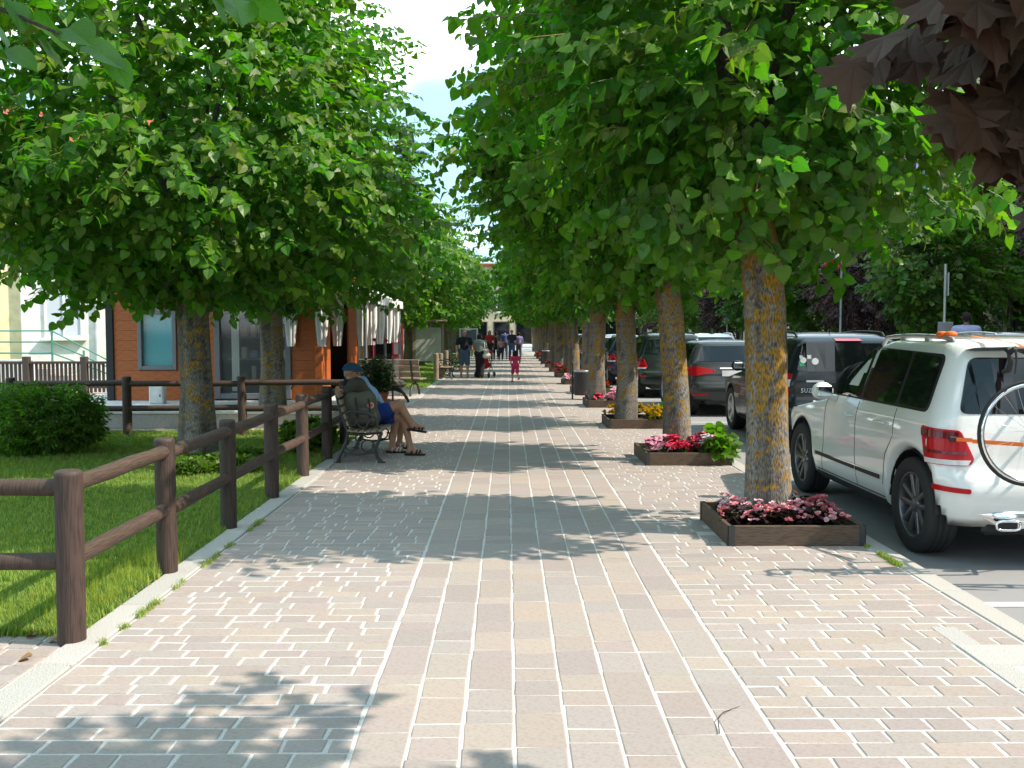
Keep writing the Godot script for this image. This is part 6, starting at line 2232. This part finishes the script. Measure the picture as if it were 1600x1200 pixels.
	part("body", bb, M.cloth, bp)
	var pk := B.new()
	pk.col = Color(0.125, 0.12, 0.098)
	flesh(pk, [[Vector3(-0.07, 0.11, 0.05), Vector3(0.07, 0.11, 0.05), 0.06, 0.06], [Vector3(-0.07, 0.20, 0.045), Vector3(0.06, 0.20, 0.045), 0.05, 0.05], [Vector3(0.0, 0.11, 0.05), Vector3(0.0, 0.20, 0.05), 0.06, 0.055]], 0.014, 0.04)
	part("pocket", pk, M.cloth, bp)
	for x in [-0.08, 0.07]:
		var stp := B.new()
		stp.tube([Vector3(x - 0.02, 0.40, 0.02), Vector3(x - 0.01, 0.33, 0.085), Vector3(x, 0.22, 0.105), Vector3(x, 0.13, 0.115)], [0.011], 6)
		part("strap", stp, M.black, bp)
	var em := B.new()
	for q in [[0.040, Color(0.75, 0.50, 0.40), 0.003], [0.026, Color(0.62, 0.10, 0.06), 0.006]]:
		em.col = q[1]
		var ring := PackedVector2Array()
		for k in 20: ring.append(Vector2(cos(TAU * k / 20), sin(TAU * k / 20)) * q[0])
		em.plate(ring, q[2], Transform3D(Basis(Vector3.RIGHT, -0.2), Vector3(0.085, 0.275, 0.072)))
	part("emblem", em, M.cloth, bp)
	# on the promenade
	walker("person in black t-shirt and denim shorts walking beside a stroller", P(-1.45, 0, 32.2), 0.15, {"h": 1.62, "top": Color(0.010, 0.012, 0.022), "bottom": Color(0.06, 0.11, 0.19), "leg": "short", "stride": 0.08, "style": "bald", "wide": 1.08, "shoe": Color(0.3, 0.28, 0.26)})
	walker("person in grey top and wide black trousers with a white shoulder bag", P(-0.93, 0, 32.0), PI - 0.3, {"h": 1.5, "top": Color(0.20, 0.24, 0.24), "bottom": Color(0.010, 0.010, 0.012), "stride": 0.12, "style": "bob", "flare": 0.05, "hair": Color(0.015, 0.012, 0.011), "arms": [[0.1, 0.3], [0.1, 0.3]]})
	var bgt := thing("shoulder_bag", "white shoulder bag carried by the person in wide black trousers", "bag", P(-0.70, 0.70, 31.9))
	var bg := B.new()
	bg.col = Color(0.55, 0.54, 0.5)
	flesh(bg, [[Vector3(-0.06, 0.05, 0.03), Vector3(0.08, 0.06, 0.0), 0.075, 0.075], [Vector3(-0.04, 0.22, 0.03), Vector3(0.03, 0.22, 0.02), 0.06, 0.06], [Vector3(0, 0.06, 0.02), Vector3(0, 0.22, 0.02), 0.08, 0.06]], 0.02, 0.05)
	part("pouch", bg, M.cloth, bgt)
	var bs := B.new()
	bs.col = Color(0.5, 0.49, 0.45)
	bs.tube([Vector3(-0.05, 0.25, 0.04), Vector3(-0.07, 0.50, 0.02), Vector3(-0.05, 0.25, -0.04)], [0.012], 6)
	part("strap", bs, M.cloth, bgt)
	stroller(P(-0.78, 0, 32.75), PI - 0.3)
	walker("small child in a pink suit running along the promenade", P(0.24, 0, 29.6), PI + 0.25, {"h": 0.95, "top": Color(0.78, 0.05, 0.17), "bottom": Color(0.78, 0.05, 0.17), "leg": "short", "stride": 0.22, "lift": 0.12, "headscale": 1.5, "style": "bob", "wide": 1.2, "dress": false, "cell": 0.022, "arms": [[0.05, 0.18], [-0.1, -0.1]]})
	var far := [["far person in red top and dark trousers", -0.95, 51.0, Color(0.45, 0.03, 0.03), Color(0.02, 0.02, 0.03), 1.6, "long", 0.0], ["far person dressed in black beside the red top", -0.62, 52.0, Color(0.02, 0.02, 0.025), Color(0.02, 0.02, 0.03), 1.55, "long", PI], ["far child in pink shirt beside the red top", -0.35, 50.5, Color(0.5, 0.3, 0.3), Color(0.03, 0.03, 0.05), 1.2, "bob", 0.0], ["far person in blue shirt at the end of the group", -0.15, 53.0, Color(0.07, 0.10, 0.28), Color(0.05, 0.06, 0.09), 1.65, "short", PI], ["far person in navy t-shirt and jeans walking this way", 0.22, 50.0, Color(0.02, 0.025, 0.05), Color(0.05, 0.09, 0.20), 1.62, "short", 0.0], ["far person in violet top carrying a dark jacket", 0.62, 52.5, Color(0.22, 0.2, 0.42), Color(0.05, 0.06, 0.1), 1.5, "bob", PI]]
	for f in far: walker(f[0], P(f[1], 0, f[2]), f[7] + 0.1, {"h": f[5], "top": f[3], "bottom": f[4], "style": f[6], "stride": 0.2, "cell": 0.045})
	walker("tall person in lavender t-shirt on the pavement across the street", P(9.85, 0.05, 20.6), PI - 0.4, {"h": 1.95, "top": Color(0.42, 0.42, 0.68), "bottom": Color(0.05, 0.06, 0.12), "cell": 0.03, "skin": Color(0.18, 0.1, 0.07)})
	walker("child in lavender t-shirt beside the tall person across the street", P(9.6, 0.05, 20.5), PI, {"h": 1.45, "top": Color(0.42, 0.42, 0.68), "bottom": Color(0.05, 0.06, 0.12), "cell": 0.03})

func stroller(at: Vector3, turn: float):
	var t := thing("stroller", "red and black baby stroller pushed along the promenade", "stroller", at, turn)
	var f := B.new()
	for x in [-0.22, 0.22]:
		f.tube([Vector3(x, 0.98, -0.42), Vector3(x, 0.5, -0.05), Vector3(x, 0.09, 0.33)], [0.013], 6)
		f.tube([Vector3(x, 0.55, 0.1), Vector3(x, 0.09, -0.28)], [0.013], 6)
	f.tube([Vector3(-0.22, 0.98, -0.42), Vector3(0.22, 0.98, -0.42)], [0.016], 6)
	part("frame", f, M.iron, t)
	cloth(t, "seat", [[Vector3(-0.14, 0.42, 0.0), Vector3(0.14, 0.42, 0.0), 0.08, 0.08], [Vector3(-0.14, 0.42, 0.16), Vector3(0.14, 0.42, 0.16), 0.06, 0.06], [Vector3(-0.14, 0.72, -0.14), Vector3(0.14, 0.72, -0.14), 0.07, 0.07], [Vector3(0.0, 0.42, 0.0), Vector3(0, 0.72, -0.14), 0.15, 0.15]], Color(0.5, 0.02, 0.04), 0.03)
	cloth(t, "hood", [[Vector3(-0.15, 0.80, -0.05), Vector3(0.15, 0.80, -0.05), 0.14, 0.14]], Color(0.45, 0.02, 0.04), 0.03)
	for x in [-0.24, 0.24]:
		for z in [0.33, -0.28]:
			var w := B.new()
			w.lathe([Vector2(0.003, -0.015), Vector2(0.08, -0.02), Vector2(0.09, -0.012), Vector2(0.09, 0.012), Vector2(0.08, 0.02), Vector2(0.003, 0.015)], 18, Transform3D(Basis(Vector3(0, 0, 1), PI / 2), Vector3(x, 0.09, z)))
			part("wheel", w, M.rubber, t)

# ---------------------------------------------------------------- trees of the place
func build_trees():
	# right row
	var names := ["pink begonia", "red petunia", "yellow marigold", "pink petunia", "orange marigold", "white petunia", "red marigold", "yellow and red"]
	for i in 17:
		rng.seed = 100 + i
		var d := 7.52 + 4.25 * i
		var x: float = [2.06, 2.10, 1.98, 1.9, 2.05][i] if i < 5 else 2.05 + rr(-0.08, 0.08)
		var near := i < 2
		var path := [Vector3.ZERO, Vector3(-0.02, 0.9, 0), Vector3(-0.05, 1.8, 0), Vector3(-0.09, 2.25, 0), Vector3(-0.22, 2.9, 0.05)]
		if i == 1: path = [Vector3.ZERO, Vector3(-0.03, 0.8, 0), Vector3(-0.10, 1.7, 0), Vector3(-0.18, 2.3, 0), Vector3(-0.30, 3.0, 0)]
		if i > 1: path = [Vector3.ZERO, Vector3(rr(-0.03, 0.03), 0.9, 0), Vector3(rr(-0.05, 0.05), 1.8, 0), Vector3(rr(-0.12, 0.08), 2.9, 0)]
		var lab: String = "lime tree with ochre lichen on its trunk in the %s planter" % names[i] if i < 8 else "lime tree, %s in the row from the white car" % ORD[i]
		tree("lime_tree", lab, "tree", P(x, 0.02, d), {"seed": 100 + i, "path": path, "radii": [0.185, 0.16, 0.155, 0.15, 0.11] if near else [0.19, 0.165, 0.155, 0.12], "lichen": [0.95, 0.9, 0.7, 0.55][i] if i < 4 else 0.4, "sides": 72 if i == 0 else (44 if near else 18), "rings": 150 if i == 0 else (90 if near else 30),
			"hc": 3.75, "along": 0.66 if i < 2 else 0.58, "R": [2.0, 2.12, 2.15][i] if i < 3 else rr(2.0, 2.25), "up": 3.0, "down": 1.75, "floor": [2.12, 2.1][i] if near else 2.05, "shift": Vector3(0.12 if i == 0 else 0.0, 0, 0), "n": [2600, 2300, 1900, 1600][i] if i < 4 else 1000, "scale": 1.0 if i < 4 else 1.35, "leaves": 300 if near else 0}, "lime trees along the parking lane")
	# left row
	var left := [[11.6, -3.77], [16.2, -3.98], [26.4, -3.9], [30.6, -3.85], [35.2, -4.6], [38.4, -3.95], [42.5, -3.9], [46.8, -3.95], [51.0, -3.9], [55.2, -3.9], [59.5, -3.9], [64.0, -3.9], [68.0, -3.9], [72.5, -3.9]]
	for i in left.size():
		rng.seed = 200 + i
		var near := i < 2
		var lab: String = ["lime tree on the lawn inside the log fence", "lime tree in front of the kiosk's large window"][i] if near else "lime tree beyond the kiosk terrace, %s of the far row" % ORD[i - 2]
		tree("lime_tree", lab, "tree", P(left[i][1], 0.0, left[i][0]), {"seed": 203 + i, "path": [Vector3.ZERO, Vector3(0.01, 0.9, 0), Vector3(rr(-0.03, 0.05), 1.8, 0), Vector3(rr(-0.05, 0.1), 2.8, 0)], "radii": [0.245, 0.188, 0.18, 0.13], "lichen": 0.35 if near else 0.15, "sides": 44 if near else 18, "rings": 90 if near else 30,
			"hc": 3.6, "shift": Vector3(-0.3 if i == 0 else 0.0, 0, 0), "R": 2.72 if i == 0 else rr(2.3, 2.6), "up": 4.1 if i < 2 else rr(2.0, 2.5), "down": 1.75, "floor": 1.9 if near else 1.95, "n": [4700, 2500][i] if near else 1150, "scale": 1.0 if near else 1.35, "leaves": 300 if i == 0 else 0}, "lime trees along the lawn side")
	# the near lime, only a branch of it reaches into view
	rng.seed = 300
	var t := tree("lime_tree", "lime tree whose single branch of large leaves hangs over the side path", "tree", P(-4.1, 0, 1.3), {"seed": 301, "path": [Vector3.ZERO, Vector3(0, 0.9, 0), Vector3(0.02, 1.8, 0), Vector3(0.05, 2.9, 0)], "radii": [0.21, 0.18, 0.17, 0.12], "hc": 3.9, "R": 1.9, "up": 3.0, "down": 1.5, "floor": 2.4, "n": 1200, "scale": 1.1})
	var tb := t.position
	var br := B.new()
	br.tube([P(-4.05, 2.8, 1.3) - tb, P(-2.6, 2.85, 1.9) - tb, P(-1.6, 2.52, 2.25) - tb, P(-1.12, 2.34, 2.45) - tb], [0.05, 0.03, 0.012, 0.004], 6)
	br.tube([P(-2.6, 2.85, 1.9) - tb, P(-1.5, 2.72, 2.2) - tb, P(-0.72, 2.50, 2.5) - tb], [0.02, 0.01, 0.004], 5)
	part("branch", br, M.limb, t)
	for q in [[-1.44, 2.32, 2.4], [-1.36, 2.37, 2.35], [-1.30, 2.30, 2.45], [-1.22, 2.37, 2.42], [-1.38, 2.43, 2.3], [-1.18, 2.27, 2.5], [-1.25, 2.42, 2.35], [-1.12, 2.33, 2.5], [-1.08, 2.29, 2.52], [-1.45, 2.45, 2.3], [-1.30, 2.49, 2.3], [-1.5, 2.37, 2.4], [-1.15, 2.43, 2.4], [-1.20, 2.34, 2.5], [-1.40, 2.27, 2.42], [-1.03, 2.26, 2.55], [-0.70, 2.40, 2.5], [-0.66, 2.41, 2.52], [-0.76, 2.42, 2.48], [-1.33, 2.35, 2.5], [-1.26, 2.26, 2.46], [-1.52, 2.29, 2.4]]:
		var bs := leaf_frame(Vector3(0.8, -0.35, 0.3).normalized(), 0.45)
		mi("leaf", lime_leaf, t, Transform3D(bs.scaled(Vector3.ONE * rr(0.75, 1.1)), P(q[0], q[1] + 0.04, q[2]) - tb))
	# purple maple overhead
	rng.seed = 310
	var pb := B.new()
	pb.col = Color(0.080, 0.043, 0.022)
	add_leaf(pb, MAPLE, 0.12, 0.10, 0.22, Transform3D.IDENTITY)
	var pleaf := pb.mesh(M.leaf_purple)
	var psp := spray_mesh(MAPLE, 0.115, 7, 0.4, M.leaf_purple, Color(0.035, 0.02, 0.017), Color(0.065, 0.035, 0.027))
	t = tree("maple_tree", "purple-leaved maple overhanging the kerb, its leaves large and dark", "tree", P(2.35, 0, 1.1), {"seed": 311, "path": [Vector3.ZERO, Vector3(0, 0.9, 0), Vector3(0.02, 1.8, 0), Vector3(0.03, 2.6, 0)], "radii": [0.17, 0.145, 0.14, 0.1], "hc": 3.95, "R": 1.75, "up": 2.2, "down": 1.35, "floor": 2.75, "n": 1500, "scale": 1.05, "mesh": psp})
	tb = t.position
	for k in 12:
		var e := P(lerpf(1.0, 1.42, (k % 6) / 5.0) + rr(-0.03, 0.03), lerpf(2.22, 1.85, (k % 6) / 5.0) + rr(0.0, 0.14), 2.2 + rr(-0.12, 0.25))
		var s := P(2.3, 3.0, 1.75)
		var b2 := B.new()
		b2.tube([s - tb, s.lerp(e, 0.5) + Vector3(0, 0.12, 0) - tb, e + Vector3(0, 0.08, 0) - tb, e - tb], [0.03, 0.014, 0.006, 0.003], 5)
		part("branch", b2, M.limb, t)
		for j in 22:
			var u := 1.0 - 0.5 * rng.randf() * rng.randf()
			var p := s.lerp(e, u) + Vector3(rr(-0.10, 0.12), 0.12 * (1 - absf(u - 0.5) * 2) + rr(-0.02, 0.10), rr(-0.12, 0.12))
			var bs := leaf_frame(Vector3(-0.4, -0.6, 0.6).normalized(), 0.6)
			mi("leaf", pleaf, t, Transform3D(bs.scaled(Vector3.ONE * rr(0.75, 1.15)), p - tb))
	# hedge bush on the lawn
	var hs := spray_mesh([Vector2(0, 0), Vector2(0.16, 0.25), Vector2(0.18, 0.55), Vector2(0, 1)], 0.085, 9, 0.16, M.leaf, Color(0.12, 0.27, 0.035), Color(0.26, 0.44, 0.065))
	bush("bush", "rounded dense green bush on the lawn before the kiosk", "bush", P(-6.05, 0, 12.4), Vector3(0.85, 0.47, 0.8), 1500, hs, Color.WHITE, 1.0, 61)
	bush("bush", "dense green bush at the far side of the lawn's rounded bush", "bush", P(-7.5, 0, 12.7), Vector3(0.95, 0.48, 0.9), 1400, hs, Color(0.9, 1, 0.9), 1.0, 62)
	# pine beyond the left row
	var np := B.new()
	for k in 46:
		np.col = Color(0.03, 0.05, 0.03).lerp(Color(0.05, 0.075, 0.05), rng.randf())
		var a := rr(0, TAU)
		var dv := Vector3(cos(a) * 0.7, rr(0.1, 0.9), sin(a) * 0.7 + 0.5).normalized() * 0.22
		var o := Vector3(0, 0, rr(0, 0.3))
		var sd := dv.cross(Vector3.UP).normalized() * 0.006
		np.tri(o - sd, o + sd, o + dv)
	var pine := np.mesh(M.needle)
	var pt := thing("pine_tree", "tall dark pine rising behind the lawn-side limes", "tree", P(-4.9, 0, 48))
	var pk := B.new()
	pk.tube([Vector3.ZERO, Vector3(0.05, 6, 0), Vector3(0, 11.6, 0)], [0.22, 0.15, 0.03], 10)
	part("trunk", pk, M.limb, pt)
	var xfs := []
	var cols := []
	for k in 60:
		var y := rr(3.5, 11.3)
		var a := rr(0, TAU)
		var l := lerpf(2.3, 0.35, (y - 3.5) / 7.8) * rr(0.7, 1.1)
		var dv := Vector3(cos(a), 0.28, sin(a)) * l
		var bb := B.new()
		bb.tube([Vector3(0, y, 0), Vector3(0, y, 0) + dv], [0.03, 0.01], 4)
		part("branch", bb, M.limb, pt)
		for j in 26:
			var u := sqrt(rng.randf())
			var p := Vector3(0, y, 0) + dv * u + Vector3(rr(-0.2, 0.2), rr(-0.1, 0.12), rr(-0.2, 0.2))
			xfs.append(Transform3D(leaf_frame(Vector3(dv.x, 0.5, dv.z).normalized(), -0.4), p))
			cols.append(jit(Color.WHITE, 0.3))
	many("crown", pine, xfs, cols, pt)
	# trees and hedges across the street
	var small := spray_mesh(LIME, 0.09, 9, 0.4, M.leaf, Color(0.09, 0.19, 0.03), Color(0.19, 0.34, 0.055))
	var plum := spray_mesh(LIME, 0.08, 9, 0.4, M.leaf_purple, Color(0.05, 0.024, 0.032), Color(0.09, 0.04, 0.05))
	var across := [[10.5, 23.2, 1.5, 2.9, 0, "round green street tree beside the sign pole"], [10.5, 28.5, 1.5, 2.9, 1, "dark plum tree behind the black suv"], [10.0, 32.5, 1.7, 3.2, 0, "dark green street tree beside the flag"], [11.6, 19.0, 1.4, 3.8, 1, "dark plum tree in front of the stone building"], [10.1, 39.0, 1.8, 3.3, 0, "green street tree behind the parking sign"], [10.0, 44.0, 1.4, 2.9, 1, "plum tree next to the parking sign"], [10.2, 50.0, 2.2, 3.6, 0, "green street tree, fifth along the far kerb"], [10.0, 57.0, 2.3, 3.7, 0, "green street tree, sixth along the far kerb"], [10.0, 63.0, 1.6, 3.0, 1, "plum tree, last along the far kerb"], [12.8, 36.0, 2.2, 4.2, 0, "broad green tree before the shops"], [13.0, 46.0, 2.6, 4.6, 0, "broad green tree far along the shops"], [10.0, 72.0, 3.0, 4.8, 0, "large green tree at the end of the street"], [6.5, 80.0, 3.0, 4.6, 0, "large green tree closing the parking lane"], [13.6, 26.5, 1.6, 4.4, 0, "slim green tree at the shop terrace"], [-8.5, 40.0, 3.2, 5.0, 0, "large green tree behind the kiosk"], [-7.5, 56.0, 3.2, 5.0, 0, "large green tree behind the notice board"], [-12.0, 52.0, 3.6, 5.5, 0, "large green tree behind the yellow house"], [10.6, 8.0, 1.9, 3.4, 0, "unseen green street tree opposite the white suv, added for car reflections"], [10.6, 0.0, 2.0, 3.5, 0, "unseen green street tree, first along the far kerb, added for car reflections"]]  # last two stand out of view, added for the car reflections
	for i in across.size():
		var q: Array = across[i]
		tree("plum_tree" if q[4] else "street_tree", q[5], "tree", P(q[0], 0.0 if q[0] < 9 else 0.05, q[1]), {"seed": 400 + i, "path": [Vector3.ZERO, Vector3(0, 1.0, 0), Vector3(rr(-0.05, 0.05), q[3] - q[2] * 0.5, 0)], "radii": [0.11, 0.09, 0.07], "lichen": 0.0, "sides": 12, "rings": 12, "hc": q[3], "R": q[2], "up": q[2] * 1.15, "down": q[2] * 0.95, "floor": maxf(0.9, q[3] - q[2]), "n": 1100, "scale": 1.1 + q[2] * 0.15, "mesh": plum if q[4] else small, "limbs": 4}, "plum trees across the street" if q[4] else "green trees round the street")
	for i in 7:
		bush("hedge_bush", "bright green hedge bush across the street, %s along the far kerb" % ORD[i], "bush", P(12.5 + 0.2 * (i % 2), 0.05, 19.5 + i * 3.4), Vector3(0.8, 0.75, 1.5), 700, small, Color(1.2, 1.2, 1.0), 0.8, 80 + i, "hedge bushes across the street")

func make_sky() -> ImageTexture:
	var w := 768
	var h := 384
	var img := Image.create(w, h, false, Image.FORMAT_RGBA8)
	var n := FastNoiseLite.new()
	n.seed = 9
	n.frequency = 1.0
	n.fractal_octaves = 5
	for y in h:
		var el := PI * (0.5 - (y + 0.5) / h)
		for x in w:
			var az := TAU * (x + 0.5) / w
			var p := Vector3(cos(el) * sin(az), sin(el) * 2.6, cos(el) * cos(az)) * 1.55
			var v := n.get_noise_3dv(p + Vector3(3.1, 0.6, 7.7))
			var a := smoothstep(-0.02, 0.30, v)
			if el < 0: a = 0.0
			img.set_pixel(x, y, Color(1, 1, 1, a))
	return ImageTexture.create_from_image(img)

func _ready():
	# camera
	var cam := Camera3D.new()
	cam.name = "camera"
	add_child(cam)
	cam.position = Vector3(0, 1.6, 0)
	cam.rotation_degrees = Vector3(-3.205, -0.267, 0)
	cam.fov = 43.603
	cam.near = 0.05
	cam.far = 900.0
	cam.current = true
	# sky, exposure
	var env := Environment.new()
	env.background_mode = Environment.BG_SKY
	var sm := ProceduralSkyMaterial.new()
	sm.sky_top_color = Color(0.54, 0.70, 0.775)
	sm.sky_horizon_color = Color(0.62, 0.735, 0.785)
	sm.sky_curve = 0.14
	sm.ground_bottom_color = Color(0.25, 0.24, 0.22)
	sm.ground_horizon_color = Color(0.5, 0.55, 0.58)
	sm.sky_cover = make_sky()
	sm.sky_cover_modulate = Color(0.90, 0.86, 0.84)
	sm.sun_angle_max = 8.0
	var sky := Sky.new()
	sky.sky_material = sm
	env.sky = sky
	env.tonemap_mode = Environment.TONE_MAPPER_LINEAR
	env.tonemap_exposure = 2.5
	env.sdfgi_enabled = true
	env.ssao_enabled = true
	env.ssil_enabled = true
	var we := WorldEnvironment.new()
	we.name = "world_environment"
	we.environment = env
	add_child(we)
	# sun from the street side, square to the promenade
	var sun := DirectionalLight3D.new()
	sun.name = "sun"
	add_child(sun)
	sun.look_at_from_position(Vector3(0.695, 0.715, 0.11) * 50.0, Vector3.ZERO, Vector3.UP)
	sun.light_energy = 0.98
	sun.light_color = Color(1.0, 0.945, 0.875)
	sun.light_angular_distance = 0.55
	sun.shadow_enabled = true
	soft.seed = 5
	soft.frequency = 0.01
	soft.fractal_octaves = 3
	fine.seed = 6
	fine.frequency = 0.02
	fine.fractal_octaves = 3
	rng.seed = 1
	make_materials()
	make_leaf_meshes()
	var t0 := Time.get_ticks_msec()
	build_ground()
	print("ground ", Time.get_ticks_msec() - t0)
	build_house()
	build_kiosk()
	build_street()
	print("built ", Time.get_ticks_msec() - t0)
	build_trees()
	print("trees ", Time.get_ticks_msec() - t0)
	build_fence()
	build_planters()
	print("planters ", Time.get_ticks_msec() - t0)
	build_furniture()
	build_cars()
	print("cars ", Time.get_ticks_msec() - t0)
	build_people()
	print("people ", Time.get_ticks_msec() - t0)
	flower_bed()
	build_grass()
	print("done ", Time.get_ticks_msec() - t0)
